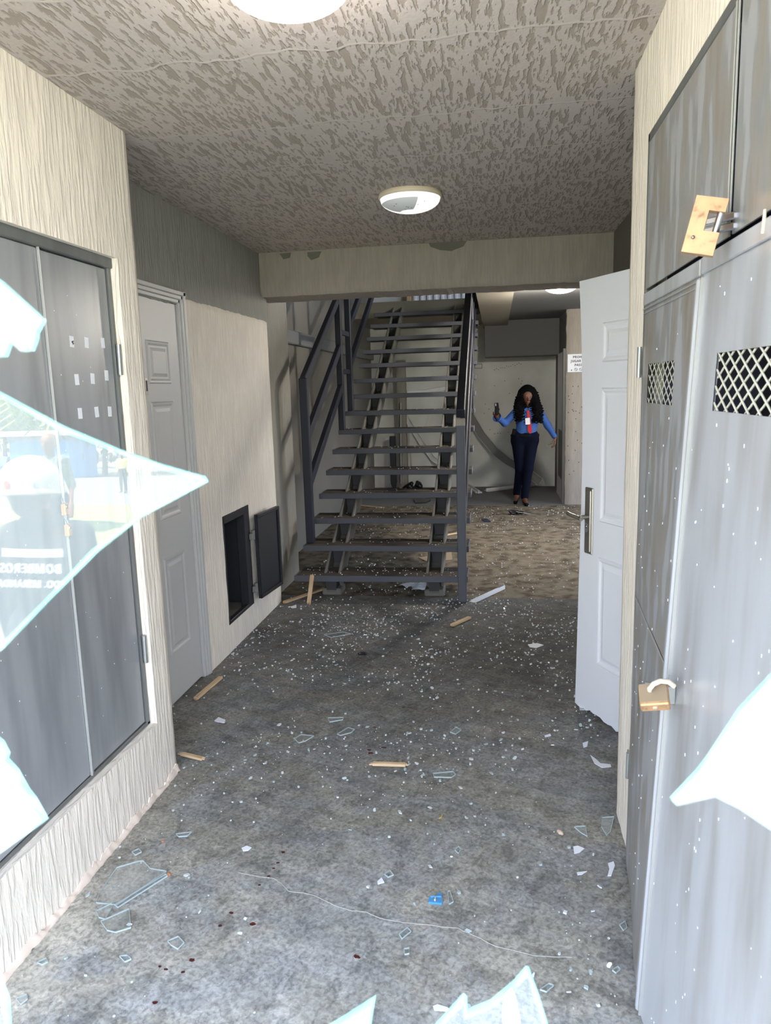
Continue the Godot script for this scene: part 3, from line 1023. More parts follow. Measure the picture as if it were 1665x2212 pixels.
# a pressed panel: rings of [inset, height] round a w x h rectangle centred on the origin, facing +z
func pressed(w: float, h: float) -> ArrayMesh:
	var st := begin()
	var rings := [[0.0, 0.0], [0.006, 0.007], [0.014, 0.006], [0.024, 0.001], [0.034, 0.001], [0.050, 0.006]]
	var corner := func(k: int, r: Array) -> Vector3:
		var sx := -1.0 if k == 0 or k == 3 else 1.0
		var sy := -1.0 if k < 2 else 1.0
		return Vector3(sx * (w / 2.0 - r[0]), sy * (h / 2.0 - r[0]), r[1])
	for i in rings.size() - 1:
		for k in 4:
			var n := (k + 1) % 4
			quad(st, corner.call(k, rings[i]), corner.call(n, rings[i]), corner.call(n, rings[i + 1]), corner.call(k, rings[i + 1]))
	quad(st, corner.call(0, rings[-1]), corner.call(1, rings[-1]), corner.call(2, rings[-1]), corner.call(3, rings[-1]))
	return done(st)

func build_doors() -> void:
	# grey six-panel door in the set-back left wall
	var d1 := thing("door_1", "closed grey six-panel steel door in the left wall beside the meter cabinet", "door", Vector3(WALL_L2, 0, -3.3))
	d1.set_meta("kind", "structure")
	var b1 := Transform3D(Basis.IDENTITY, -d1.position)
	var x := WALL_L2
	var leaf := part("leaf", span_mesh(Vector3(x - 0.06, 0.012, -3.735), Vector3(x - 0.018, 2.042, -2.80), 0.003), M.door_grey, d1, b1)
	var fr := begin()
	for s in [[-3.803, -3.776, 0.010], [-3.776, -3.754, 0.004], [-3.754, -3.735, -0.004]]:
		span(fr, Vector3(x - 0.08, 0.0, s[0]), Vector3(x + s[2], 2.05 + (-3.735 - s[0]) * 0.9, s[1]), 0.003)
	for s in [[2.086, 2.108, 0.010], [2.066, 2.086, 0.004], [2.047, 2.066, -0.004]]:
		span(fr, Vector3(x - 0.08, s[0], -3.735 - (s[1] - 2.047) * 1.1), Vector3(x + s[2], s[1], -2.76), 0.003)
	part("frame", done(fr), M.door_grey, d1, b1)
	var turn := Basis(Vector3.UP, PI / 2)
	for c in [-3.483, -3.10]:
		for r in [[1.635, 1.842], [0.965, 1.548], [0.265, 0.772]]:
			part("panel", pressed(0.245, r[1] - r[0]), M.door_grey, leaf, Transform3D(turn, Vector3(x - 0.018, (r[0] + r[1]) / 2.0, c)))
	part("lock_plate", span_mesh(Vector3(x - 0.018, 1.585, -3.345), Vector3(x - 0.015, 1.665, -3.315), 0.001), M.nickel, d1, b1)
	part("lock_slot", span_mesh(Vector3(x - 0.016, 1.60, -3.335), Vector3(x - 0.013, 1.65, -3.326)), M.void, d1, b1)

	# white door on the right, hanging open into the corridor
	var u := Vector3(0.46146, 0, 0.88716)
	var d2 := thing("door_2", "white six-panel door hanging open on the right, long lever handle plate at its edge", "door", Vector3(0.383, 0, -3.533))
	d2.set_meta("kind", "structure")
	d2.basis = Basis(u, Vector3.UP, u.cross(Vector3.UP))
	var edge := PackedVector2Array()
	for q in [[-0.018, 2.033], [0.0, 1.83], [0.012, 1.636], [0.022, 1.4], [0.025, 1.2], [0.020, 0.9], [0.012, 0.65], [0.003, 0.3], [-0.005, 0.012]]:
		edge.append(Vector2(q[0], q[1]))
	var s := 0.0
	while s < 0.79:
		s += rng.randf_range(0.015, 0.05)
		edge.append(Vector2(minf(s, 0.80), rng.randf_range(0.006, 0.026)))
	edge.append(Vector2(0.80, 2.031))
	var lf := part("leaf", prism_mesh(edge, 0.042, Transform3D(Basis.IDENTITY, Vector3(0, 0, -0.042))), M.door_white, d2)
	for c in [0.288, 0.59]:
		for r in [[1.665, 1.835], [0.955, 1.556], [0.274, 0.792]]:
			part("panel", pressed(0.24, r[1] - r[0]), M.door_white, lf, Transform3D(Basis.IDENTITY, Vector3(c, (r[0] + r[1]) / 2.0, 0)))
	var pl := begin()
	box(pl, Vector3(0.092, 0.946, 0.004), Vector3(0.062, 0.312, 0.008), 0.004)
	box(pl, Vector3(0.092, 0.946, 0.009), Vector3(0.044, 0.292, 0.008), 0.004)
	var plate := part("handle_plate", done(pl), M.nickel, d2)
	var lv := begin()
	tube(lv, [Vector3(0.095, 0.967, 0.010), Vector3(0.095, 0.967, 0.058)], 0.010, 14)
	tube(lv, [Vector3(0.112, 0.963, 0.058), Vector3(0.08, 0.966, 0.060), Vector3(0.03, 0.970, 0.060), Vector3(-0.012, 0.972, 0.052)], 0.0105, 14, 0.85)
	part("lever", done(lv), M.nickel, plate)
	part("key_cylinder", prism_mesh(keyhole_shape(), 0.006, Transform3D(Basis.IDENTITY, Vector3(0.090, 0.915, 0.011))), M.soot, plate)
	part("key_cylinder", lathe_mesh([Vector2(0.0075, 0.0), Vector2(0.0075, 0.008), Vector2(0.0, 0.0085)], Transform3D(Basis(Vector3.RIGHT, PI / 2), Vector3(0.090, 0.921, 0.012)), 16), M.nickel, plate)
	part("paint_flake", prism_mesh(PackedVector2Array([Vector2(0, 0), Vector2(0.03, -0.005), Vector2(0.05, 0.012), Vector2(0.02, 0.03), Vector2(-0.01, 0.02)]), 0.002, Transform3D(Basis(Vector3.RIGHT, -1.2), Vector3(0.03, 0.012, 0.006))), M.door_white, d2)

func keyhole_shape() -> PackedVector2Array:
	var p := PackedVector2Array()
	for k in 20:
		var a := TAU * k / 20.0
		p.append(Vector2(cos(a) * 0.012, sin(a) * 0.012 + (0.010 if sin(a) > 0 else -0.010)))
	return p


# ---------------------------------------------------------------- staircase

func nose(i: int) -> Vector2:   # (y, z) of the front edge of tread i, counted from 1
	return Vector2(0.175 + RISE * (i - 1), -5.34 - GOING * (i - 1))

func line_y(z: float) -> float:
	return 0.175 + (-5.34 - z) * RISE / GOING

func build_stairs() -> void:
	var o := Vector3(-0.885, 0, -5.34)
	var t := thing("staircase", "open-riser black steel staircase with dusty treads rising from the corridor end", "staircase", o)
	var back := Transform3D(Basis.IDENTITY, -o)
	var size := Vector3(1.335, 0.046, 0.292)
	var frame := begin()
	box(frame, Vector3(0, -0.023, -0.005), Vector3(1.335, 0.046, 0.010), 0.0025)
	box(frame, Vector3(0, -0.023, -0.287), Vector3(1.335, 0.046, 0.010), 0.0025)
	box(frame, Vector3(-0.662, -0.023, -0.146), Vector3(0.010, 0.046, 0.29), 0.0025)
	box(frame, Vector3(0.662, -0.023, -0.146), Vector3(0.010, 0.046, 0.29), 0.0025)
	var frame_m := done(frame)
	var top := begin()
	for k in 3:   # the three boards that fill the frame
		box(top, Vector3(0, -0.02, -0.054 - 0.0925 * k), Vector3(1.312, 0.036, 0.0895), 0.002)
	var boards := []
	for k in 3:
		boards.append(box_mesh(Vector3(1.312, 0.036, 0.0895), 0.002))
	for i in range(1, 16):
		var n := nose(i)
		var tr := part("tread", frame_m, M.tread_frame, t, Transform3D(Basis(Vector3.BACK, 0.004 * sin(i * 2.1)), Vector3(-0.885, n.x, n.y) - o))
		for k in 3:
			part("plank", boards[k], M.tread_top, tr, Transform3D(Basis(Vector3.BACK, 0.002 * sin(i + k)), Vector3(0, -0.0195 + 0.002 * sin(i * 3.0 + k * 1.7), -0.054 - 0.0925 * k)))
	# two channel stringers with a bracket under each tread
	for x in [-1.275, -0.475]:
		var a := Vector3(x, 0.0, -5.47)
		var b := Vector3(x, line_y(-10.05) - 0.145, -10.05)
		a.y = line_y(a.z) - 0.145
		var f := (b - a).normalized()
		var up := Vector3.RIGHT.cross(f).normalized()
		var sg := begin()
		bar(sg, a + up * -0.07, b + up * -0.07, 0.125, 0.012, up, 0.002)
		bar(sg, a + Vector3(-0.056, 0, 0), b + Vector3(-0.056, 0, 0), 0.018, 0.15, up, 0.003)
		bar(sg, a + Vector3(0.056, 0, 0), b + Vector3(0.056, 0, 0), 0.018, 0.15, up, 0.003)
		part("stringer", done(sg), M.stringer, t, back)
		for i in range(1, 16):
			var n := nose(i)
			part("bracket", prism_mesh(PackedVector2Array([Vector2(-0.046, 0.0), Vector2(0.046, 0.0), Vector2(0.036, -0.10), Vector2(-0.036, -0.10)]), 0.14, Transform3D(Basis.IDENTITY, Vector3(x, n.x - 0.046, n.y - 0.20))), M.stringer_dark, t, back)
		part("footing", span_mesh(Vector3(x - 0.075, 0.0, -5.58), Vector3(x + 0.075, 0.055, -5.40), 0.01), M.stringer, t, back)
	# railing beside the corridor: worn newel and three rails
	var rx := -0.255
	part("newel_post", span_mesh(Vector3(rx - 0.032, 0.0, -5.318), Vector3(rx + 0.032, 1.35, -5.254), 0.006), M.tread_frame, t, back)
	part("post_cap", span_mesh(Vector3(rx - 0.033, 1.30, -5.319), Vector3(rx + 0.033, 1.353, -5.253), 0.004), M.beige, t, back)
	for h in [0.42, 0.80, 1.22]:
		part("handrail", bar_mesh(Vector3(rx, line_y(-5.32) + h, -5.32), Vector3(rx, line_y(-9.95) + h, -9.95), 0.062, 0.07, Vector3.UP, 0.005), M.rail, t, back)
	for z in [-7.55, -9.75]:
		part("newel_post", span_mesh(Vector3(rx - 0.028, line_y(z) - 0.1, z - 0.028), Vector3(rx + 0.028, line_y(z) + 1.25, z + 0.028), 0.005), M.rail, t, back)
	# railing along the wall side
	var lx := -1.515
	part("newel_post", span_mesh(Vector3(lx - 0.032, 0.344, -5.79), Vector3(lx + 0.032, 1.68, -5.726), 0.006), M.rail, t, back)
	part("newel_post", span_mesh(Vector3(lx - 0.03, 1.187, -7.21), Vector3(lx + 0.03, 2.47, -7.15), 0.005), M.rail, t, back)
	part("newel_post", span_mesh(Vector3(lx - 0.03, 1.356, -7.69), Vector3(lx + 0.03, 2.62, -7.63), 0.005), M.rail, t, back)
	for h in [1.265, 0.80, 0.42]:
		part("handrail", bar_mesh(Vector3(lx, line_y(-5.75) + h - 0.01, -5.75), Vector3(lx, line_y(-7.18) + h - 0.01, -7.18), 0.045, 0.075, Vector3.UP, 0.005), M.rail, t, back)
		part("handrail", bar_mesh(Vector3(lx, line_y(-7.66) + h - 0.06, -7.66), Vector3(lx, line_y(-9.95) + h - 0.06, -9.95), 0.045, 0.07, Vector3.UP, 0.005), M.rail, t, back)
	for y in [1.76, 2.14]:
		part("tie", bar_mesh(Vector3(lx, y, -7.18), Vector3(lx, y, -7.66), 0.03, 0.05, Vector3.UP, 0.004), M.rail, t, back)


# ---------------------------------------------------------------- the hall behind

func build_far_hall() -> void:
	struct("beam", span_mesh(Vector3(-0.17, 1.985, -11.45), Vector3(3.8, 2.51, -11.05), 0.01), M.soot)
	struct("trim_1", span_mesh(Vector3(-1.96, 2.02, -11.6), Vector3(-1.90, 2.15, -6.04), 0.01), M.soot)
	# block on the right of the hall: beige front, dark side with a pale door standing in it
	struct("wall_right", plaster(Vector3(0.885, -0.02, -9.80), Vector3.RIGHT, Vector3.UP, Vector3.BACK, 2.9, 2.54, 0.1, [], 0.05, 0.003, "a", 0.02, 0.008), M.beige)
	struct("wall_right", span_mesh(Vector3(0.895, 0, -11.62), Vector3(3.8, 2.5, -9.88)), M.soot)
	var d3 := thing("door_3", "pale grey door with dark kick panel on the hall's side wall behind the woman", "door", Vector3(0.88, 0, -10.4))
	d3.set_meta("kind", "structure")
	part("leaf", span_mesh(Vector3(-0.012, 0.0, -0.52), Vector3(0.015, 1.99, 0.46), 0.004), M.door_white, d3)
	part("kick_panel", span_mesh(Vector3(-0.02, 0.30, -0.2), Vector3(-0.008, 0.95, 0.44), 0.003), M.steel_frame, d3)
	part("frame", span_mesh(Vector3(-0.03, 0.0, 0.47), Vector3(0.03, 2.02, 0.53), 0.004), M.steel_frame, d3)
	# upper floor: ribbed white door seen over the landing
	var d4 := thing("door_4", "white ribbed metal door on the floor above, just seen over the stair head", "door", Vector3(-0.85, 2.70, -11.55))
	d4.set_meta("kind", "structure")
	part("leaf", span_mesh(Vector3(-0.42, 0.0, -0.03), Vector3(0.42, 2.0, 0.0), 0.003), M.door_white, d4)
	for k in 8:
		part("rib", span_mesh(Vector3(-0.40 + k * 0.105, 0.02, 0.0), Vector3(-0.36 + k * 0.105, 1.98, 0.018), 0.005), M.door_white, d4)
	part("frame", span_mesh(Vector3(-0.50, 0.0, -0.04), Vector3(-0.43, 2.06, 0.02), 0.004), M.pine, d4)

	var pit := begin()
	for k in 26:
		box(pit, Vector3(rng.randf_range(0.90, 1.12), rng.randf_range(0.3, 1.65), -9.797), Vector3(0.010, 0.013, 0.004), 0.001, Basis(Vector3.BACK, k))
	for o in get_children():
		if str(o.name).begins_with("wall_right") and o is MeshInstance3D and o.material_override == M.beige:
			part("pit", done(pit), M.dirt, o).set_meta("kind", "stuff")
	# notice on the beige wall; the open white door hides its right half
	var n := thing("notice_board", "white printed notice on the beige hall wall, half hidden by the white door", "sign", Vector3(1.08, 1.828, -9.795))
	part("board", box_mesh(Vector3(0.36, 0.225, 0.008), 0.002), M.paper, n)
	var lines := [["PROHIBIDO", 0.075, 0.042], ["JUGAR EN LOS", 0.025, 0.042], ["PASILLOS", -0.025, 0.042]]
	var font := SystemFont.new()
	font.font_names = PackedStringArray(["Droid Sans"])
	font.font_weight = 700
	for l in lines:
		var tm := TextMesh.new()
		tm.text = l[0]
		tm.font = font
		tm.font_size = 32
		tm.pixel_size = l[2] / 32.0
		tm.depth = 0.002
		part("lettering", tm, M.black_paint, n, Transform3D(Basis.IDENTITY, Vector3(0.0, l[1], 0.005)))
	for k in 3:
		var ring := []
		for a in 25:
			ring.append(Vector3(cos(TAU * a / 24.0) * 0.017, sin(TAU * a / 24.0) * 0.017, 0))
		var ic := begin()
		tube(ic, ring, 0.0025, 5)
		bar(ic, Vector3(-0.012, 0.012, 0), Vector3(0.012, -0.012, 0), 0.004, 0.002, Vector3.BACK, 0.0)
		part("pictogram", done(ic), M.black_paint, n, Transform3D(Basis.IDENTITY, Vector3(-0.075 + 0.06 * k, -0.08, 0.005)))
	part("pictogram", prism_mesh(PackedVector2Array([Vector2(-0.008, -0.01), Vector2(0.008, -0.01), Vector2(0, 0.012)]), 0.002, Transform3D(Basis.IDENTITY, Vector3(-0.13, -0.085, 0.004))), M.black_paint, n)

	# switch plate, scuffs and a column against the back wall
	var sw := thing("switch_plate", "small pale switch plate with a dark outline on the back wall", "switch", on_z(1033, 791, -11.612))
	part("plate", box_mesh(Vector3(0.105, 0.06, 0.012), 0.004), M.back_wall, sw)
	var ol := begin()
	for e in [[0, 0.032, 0.112, 0.006], [0, -0.032, 0.112, 0.006], [-0.054, 0, 0.006, 0.066], [0.054, 0, 0.006, 0.066]]:
		box(ol, Vector3(e[0], e[1], 0.004), Vector3(e[2], e[3], 0.012), 0.001)
	part("gasket", done(ol), M.void, sw)
	var wall := get_node("wall_back") as Node3D
	var sc := begin()
	for k in 14:
		var p := on_z(1068 + k * 4.4, 799 - k * 1.1, -11.619)
		box(sc, p + Vector3(0, 0.012 * sin(k * 2.3), 0), Vector3(0.014, 0.007, 0.003), 0.0, Basis(Vector3.BACK, k * 0.7))
	for q in [[1048, 873], [1056, 884], [1046, 893], [1048, 873], [1068, 937], [1075, 936], [1080, 936], [1098, 934], [1058, 928], [1090, 823], [1125, 829], [1120, 818], [1127, 823], [1068, 833], [1100, 850]]:
		var p := on_z(q[0], q[1], -11.619)
		box(sc, p, Vector3(0.016, 0.008, 0.003), 0.0, Basis(Vector3.BACK, q[0]))
	var scuffs := part("scuff", done(sc), M.dirt, wall)
	scuffs.set_meta("kind", "stuff")
	struct("column", plaster(Vector3(-1.53, 0.0, -11.45), Vector3.RIGHT, Vector3.UP, Vector3.BACK, 0.13, 2.0, 0.17, [], 0.04, 0.003, "ab", 0.01, 0.004), M.pier)


# ---------------------------------------------------------------- round ceiling lamps

func build_lamps() -> void:
	var bowl := []
	for k in 13:
		var a := PI / 2 * k / 12.0
		bowl.append(Vector2(0.150 * sin(a), -0.028 - 0.060 * cos(a)))
	bowl[0].x = 0.0
	bowl.append(Vector2(0.153, -0.022))
	bowl.append(Vector2(0.148, -0.016))
	var rim_p := [Vector2(0.148, -0.026), Vector2(0.158, -0.022), Vector2(0.160, -0.010), Vector2(0.156, 0.0)]
	var specs := [
		[on_floor(622, 21, 2.449), CEIL, "round white ceiling lamp nearest the entrance, lit and cut by the picture edge", true, 0.06],
		[Vector3(-0.424, 0, -3.87), CEIL, "round opal ceiling lamp in the middle of the corridor, dirty and cracked", false, 0.0],
		[Vector3(0.600, 0, -7.3), 2.50, "round white ceiling lamp glowing in the far hall above the open door", true, 1.0]]
	for s in specs:
		var at: Vector3 = s[0]
		at.y = s[1]
		var l := thing("ceiling_lamp", s[2], "ceiling lamp", at, 0.0, "round ceiling lamps")
		part("rim", lathe_mesh(rim_p, Transform3D.IDENTITY, 40), M.rim, l)
		part("shade", lathe_mesh(bowl, Transform3D.IDENTITY, 40), M.lit if s[3] else M.opal, l)
		if s[3]:
			var o := OmniLight3D.new()
			o.name = "bulb_light"
			l.add_child(o)
			o.position = Vector3(0, -0.12, 0)
			o.light_color = Color(1.0, 0.97, 0.92)
			o.light_energy = s[4]
			o.light_size = 0.13
			o.omni_range = 12.0
			o.omni_attenuation = 2.0
			o.shadow_enabled = true
		else:
			var st := begin()
			var piece := []
			for k in 8:
				var a := lerpf(0.35, 1.25, k / 7.0)
				piece.append(Vector2(0.1515 * sin(a), -0.0285 - 0.0608 * cos(a)))
			lathe(st, piece, Transform3D.IDENTITY, 14, PI * 1.05, PI * 1.62)
			part("cracked_piece", done(st), M.paper, l)
			var sp := begin()
			for q in [[0.9, 4.2], [0.6, 4.6], [0.5, 4.9], [0.75, 5.2], [0.4, 4.4], [1.0, 5.4], [0.8, 4.0], [0.55, 4.7]]:
				box(sp, Vector3(0.151 * sin(q[0]) * cos(q[1]), -0.029 - 0.0605 * cos(q[0]), -0.151 * sin(q[0]) * sin(q[1])), Vector3(0.005, 0.002, 0.003), 0.0005)
			var fly := part("dead_insects", done(sp), M.dirt, l)
			fly.set_meta("kind", "stuff")


# ---------------------------------------------------------------- what is left of the glazed entrance door

func build_entrance_glass() -> void:
	var lean := 0.040
	var o := Vector3(0, 1.58, -0.55)
	var plane := Basis(Vector3.RIGHT, -lean)
	var nrm := plane.z
	var to_plane := func(q: Array) -> Vector2:
		var d := sight(q[0], q[1])
		var p := EYE + d * ((o - EYE).dot(nrm) / d.dot(nrm)) - o
		return Vector2(p.x, p.dot(plane.y))
	var fr := thing("entrance_door", "dark steel frame of the shattered glazed entrance door", "door frame", o)
	var st := begin()
	for e in [[-0.537, 0.0], [0.287, 0.0]]:
		box(st, plane * Vector3(e[0], -0.035, 0), Vector3(0.045, 1.36, 0.04), 0.004, plane)
	part("stile", done(st), M.steel_frame, fr)
	var rl := begin()
	for y in [0.62, -0.69]:
		box(rl, plane * Vector3(-0.125, y, 0), Vector3(0.86, 0.05, 0.04), 0.004, plane)
	part("rail", done(rl), M.steel_frame, fr)
	var ps := begin()
	span(ps, Vector3(-0.615, -1.58, -0.02), Vector3(-0.565, CEIL - 1.58, 0.03), 0.004)
	span(ps, Vector3(0.31, -1.58, -0.02), Vector3(0.36, CEIL - 1.58, 0.03), 0.004)
	part("door_post", done(ps), M.steel_frame, fr)
	var shards := [
		["white-filmed glass shard at the upper left of the broken entrance pane", true, [[-190, 470], [0, 607], [92, 690], [76, 720], [76, 730], [66, 757], [45, 760], [20, 738], [8, 770], [-30, 775], [-190, 800]]],
		["large clear pointed glass shard on the left, mirroring a helmeted firefighter", false, [[-190, 752], [0, 850], [130, 920], [250, 970], [340, 1002], [438, 1030], [445, 1042], [420, 1056], [300, 1120], [205, 1195], [100, 1300], [0, 1405], [-190, 1560]]],
		["white-filmed ragged glass shard at the lower left of the broken pane", true, [[-140, 1490], [-60, 1560], [0, 1605], [14, 1632], [10, 1643], [33, 1668], [55, 1708], [72, 1730], [97, 1775], [0, 1845], [-140, 1930]]],
		["sliver of clear glass in the bottom left corner of the broken pane", false, [[-110, 2030], [-60, 2070], [0, 2130], [13, 2165], [18, 2230], [24, 2330], [20, 2370], [-100, 2370]]],
		["white-filmed glass shard pointing in from the right edge", true, [[1820, 1330], [1665, 1465], [1600, 1535], [1530, 1640], [1505, 1672], [1450, 1730], [1462, 1742], [1545, 1723], [1600, 1750], [1665, 1795], [1820, 1880]]],
		["white triangular glass shard standing at the bottom edge", true, [[560, 2400], [590, 2330], [655, 2255], [735, 2208], [810, 2160], [803, 2200], [795, 2260], [785, 2400]]],
		["clear double-pointed glass shard with green edges at the bottom edge", false, [[860, 2400], [880, 2330], [940, 2222], [1000, 2156], [1008, 2163], [1010, 2190], [1060, 2170], [1110, 2128], [1136, 2097], [1143, 2100], [1165, 2160], [1183, 2220], [1215, 2330], [1230, 2400]]]]
	for s in shards:
		var p := PackedVector2Array()
		for q in s[2]:
			p.append(to_plane.call(q))
		if area(p) < 0.0:
			p.reverse()
		var mid := Vector2.ZERO
		for q in p:
			mid += q / p.size()
		for k in p.size():
			p[k] -= mid
		var g := thing("glass_shard", s[0], "glass shard", o + plane * Vector3(mid.x, mid.y, 0), 0.0, "shards left in the entrance door")
		g.basis = plane
		var inner := PackedVector2Array()
		for k in p.size():
			var a := (p[k] - p[k - 1]).normalized()
			var b := (p[(k + 1) % p.size()] - p[k]).normalized()
			var na := Vector2(-a.y, a.x)
			var nb := Vector2(-b.y, b.x)
			var m := (na + nb)
			var l := maxf(m.length_squared() / 2.0, 0.35)
			inner.append(p[k] + m / l * 0.5 * 0.0060 * (1.0 + 0.35 * sin(k * 2.7)))
		part("pane", prism_mesh(p, 0.005, Transform3D(Basis.IDENTITY, Vector3(0, 0, -0.005))), M.glass, g)
		var es := begin()
		for k in p.size():
			var n := (k + 1) % p.size()
			quad(es, Vector3(p[k].x, p[k].y, -0.0055), Vector3(p[n].x, p[n].y, -0.0055), Vector3(inner[n].x, inner[n].y, 0.0006), Vector3(inner[k].x, inner[k].y, 0.0006))
			quad(es, Vector3(p[n].x, p[n].y, -0.0055), Vector3(p[k].x, p[k].y, -0.0055), Vector3(inner[k].x, inner[k].y, -0.0054), Vector3(inner[n].x, inner[n].y, -0.0054))
		part("broken_edge", done(es), M.glass_edge, g)
		if s[1]:
			part("film", prism_mesh(inner, 0.0008, Transform3D(Basis.IDENTITY, Vector3(0, 0, 0.0004))), M.film, g)
	# a strip of the white film still stuck to the clear shard
	var fp := PackedVector2Array()
	for q in [[1088, 2150], [1105, 2132], [1112, 2150], [1122, 2200], [1130, 2260], [1092, 2260], [1085, 2190]]:
		fp.append(to_plane.call(q))
	var fm := Vector2.ZERO
	for q in fp:
		fm += q / fp.size()
	for k in fp.size():
		fp[k] -= fm
	single("film_scrap", prism_mesh(fp, 0.0008, Transform3D(Basis.IDENTITY, Vector3(0, 0, 0.0003))), M.film, "narrow scrap of white film stuck to the double-pointed glass shard", "film scrap", Transform3D(plane, o + plane * Vector3(fm.x, fm.y, 0)))


# ---------------------------------------------------------------- figures: smooth joined capsules meshed as surface nets

const EDGES := [[0, 1], [2, 3], [4, 5], [6, 7], [0, 2], [1, 3], [4, 6], [5, 7], [0, 4], [1, 5], [2, 6], [3, 7]]

func flesh(bones: Array, cell: float, k: float) -> ArrayMesh:
	var lo := Vector3.ONE * 1e6
	var hi := -lo
	for b in bones:
		var r: float = maxf(b[2], b[3]) + cell * 2.0
		lo = lo.min(b[0] - Vector3.ONE * r).min(b[1] - Vector3.ONE * r)
		hi = hi.max(b[0] + Vector3.ONE * r).max(b[1] + Vector3.ONE * r)
	var n := Vector3i(((hi - lo) / cell).ceil()) + Vector3i.ONE
	var field := PackedFloat32Array()
	field.resize(n.x * n.y * n.z)
	field.fill(9.0)
	for b in bones:
		var a: Vector3 = b[0]
		var ab: Vector3 = b[1] - b[0]
		var ra: float = b[2]
		var rb: float = b[3]
		var len2 := maxf(ab.length_squared(), 1e-9)
		var m := maxf(ra, rb) + k + cell * 1.8
		var p0 := Vector3i(((a.min(b[1]) - Vector3.ONE * m - lo) / cell).floor()).max(Vector3i.ZERO)
		var p1 := Vector3i(((a.max(b[1]) + Vector3.ONE * m - lo) / cell).ceil()).min(n - Vector3i.ONE)
		for z in range(p0.z, p1.z + 1):
			for y in range(p0.y, p1.y + 1):
				var row := (z * n.y + y) * n.x
				for x in range(p0.x, p1.x + 1):
					var q := lo + Vector3(x, y, z) * cell - a
					var t := clampf(q.dot(ab) / len2, 0.0, 1.0)
					var d := (q - ab * t).length() - lerpf(ra, rb, t)
					var f := field[row + x]
					var h := maxf(k - absf(f - d), 0.0) / k
					field[row + x] = minf(f, d) - h * h * k * 0.25
	var at := PackedInt32Array()
	at.resize(field.size())
	at.fill(-1)
	var verts := PackedVector3Array()
	var normals := PackedVector3Array()
	var dx := 1
	var dy := n.x
	var dz := n.x * n.y
	var steps := [0, dx, dy, dx + dy, dz, dx + dz, dy + dz, dx + dy + dz]
	for z in n.z - 1:
		for y in n.y - 1:
			for x in n.x - 1:
				var c := (z * n.y + y) * n.x + x
				if field[c] > cell * 2.0 or field[c] < -cell * 2.0:
					continue
				var v := [field[c], field[c + dx], field[c + dy], field[c + dx + dy], field[c + dz], field[c + dx + dz], field[c + dy + dz], field[c + dx + dy + dz]]
				var inside := 0
				for s in 8:
					if v[s] < 0.0:
						inside += 1
				if inside == 0 or inside == 8:
					continue
				var sum := Vector3.ZERO
				var count := 0
				for e in EDGES:
					if (v[e[0]] < 0.0) != (v[e[1]] < 0.0):
						var t: float = v[e[0]] / (v[e[0]] - v[e[1]])
						var p := Vector3(e[0] & 1, (e[0] >> 1) & 1, e[0] >> 2)
						var q := Vector3(e[1] & 1, (e[1] >> 1) & 1, e[1] >> 2)
						sum += p.lerp(q, t)
						count += 1
				at[c] = verts.size()
				verts.append(lo + (Vector3(x, y, z) + sum / count) * cell)
				normals.append(Vector3(v[1] + v[3] + v[5] + v[7] - v[0] - v[2] - v[4] - v[6], v[2] + v[3] + v[6] + v[7] - v[0] - v[1] - v[4] - v[5], v[4] + v[5] + v[6] + v[7] - v[0] - v[1] - v[2] - v[3]).normalized())
	var index := PackedInt32Array()
	var d3 := [dx, dy, dz]
	for z in range(1, n.z - 1):
		for y in range(1, n.y - 1):
			for x in range(1, n.x - 1):
				var c := (z * n.y + y) * n.x + x
				if at[c] < 0:
					continue
				var f0 := field[c] < 0.0
				for a in 3:
					if f0 == (field[c + d3[a]] < 0.0):
						continue
					var j: int = d3[(a + 1) % 3]
					var kk: int = d3[(a + 2) % 3]
					var q := [at[c - j - kk], at[c - kk], at[c], at[c - j]]
					if q.min() < 0:
						continue
					if f0:
						index.append_array([q[0], q[2], q[1], q[0], q[3], q[2]])
					else:
						index.append_array([q[0], q[1], q[2], q[0], q[2], q[3]])
	var arrays := []
	arrays.resize(Mesh.ARRAY_MAX)
	arrays[Mesh.ARRAY_VERTEX] = verts
	arrays[Mesh.ARRAY_NORMAL] = normals
	arrays[Mesh.ARRAY_INDEX] = index
	var m := ArrayMesh.new()
	m.add_surface_from_arrays(Mesh.PRIMITIVE_TRIANGLES, arrays)
	return m

func joined(meshes: Array) -> ArrayMesh:
	var st := SurfaceTool.new()
	for m in meshes:
		st.append_from(m, 0, Transform3D.IDENTITY)
	return st.commit()

# five fingers on a palm: w wrist, d towards the fingers, p out of the palm, t towards the thumb side
func hand_bones(w: Vector3, d: Vector3, p: Vector3, curl: float, mirror := 1.0, s := 1.0) -> Array:
	d = d.normalized()
	p = (p - d * p.dot(d)).normalized()
	var t := d.cross(p) * mirror
	var out := []
	for k in 4:
		var side := (1.5 - k) * 0.0185 * s
		var base := w + d * 0.085 * s + t * side
		out.append([w + d * 0.012 * s + t * side * 0.6, base, 0.0135 * s, 0.012 * s])
		var length: float = [0.070, 0.078, 0.072, 0.056][k] * s
		var a := base
		var angle := 0.0
		var radius := 0.0092 * s
		for seg in 3:
			angle += curl * [0.55, 0.8, 0.55][seg]
			var dir := d * cos(angle) + p * sin(angle)
			var b: Vector3 = a + dir * length * [0.44, 0.31, 0.25][seg]
			out.append([a, b, radius, radius * 0.92])
			radius *= 0.92
			a = b
	var tb := w + d * 0.025 * s + t * 0.028 * s
	var tm := tb + (d * 0.55 + t * 0.75 + p * 0.3).normalized() * 0.040 * s
	var te := tm + (d * 0.8 + t * 0.15 + p * (0.3 + 0.4 * curl)).normalized() * 0.034 * s
	out.append([w + d * 0.015 * s, tb, 0.016 * s, 0.0125 * s])
	out.append([tb, tm, 0.0115 * s, 0.010 * s])
	out.append([tm, te, 0.010 * s, 0.008 * s])
	return out

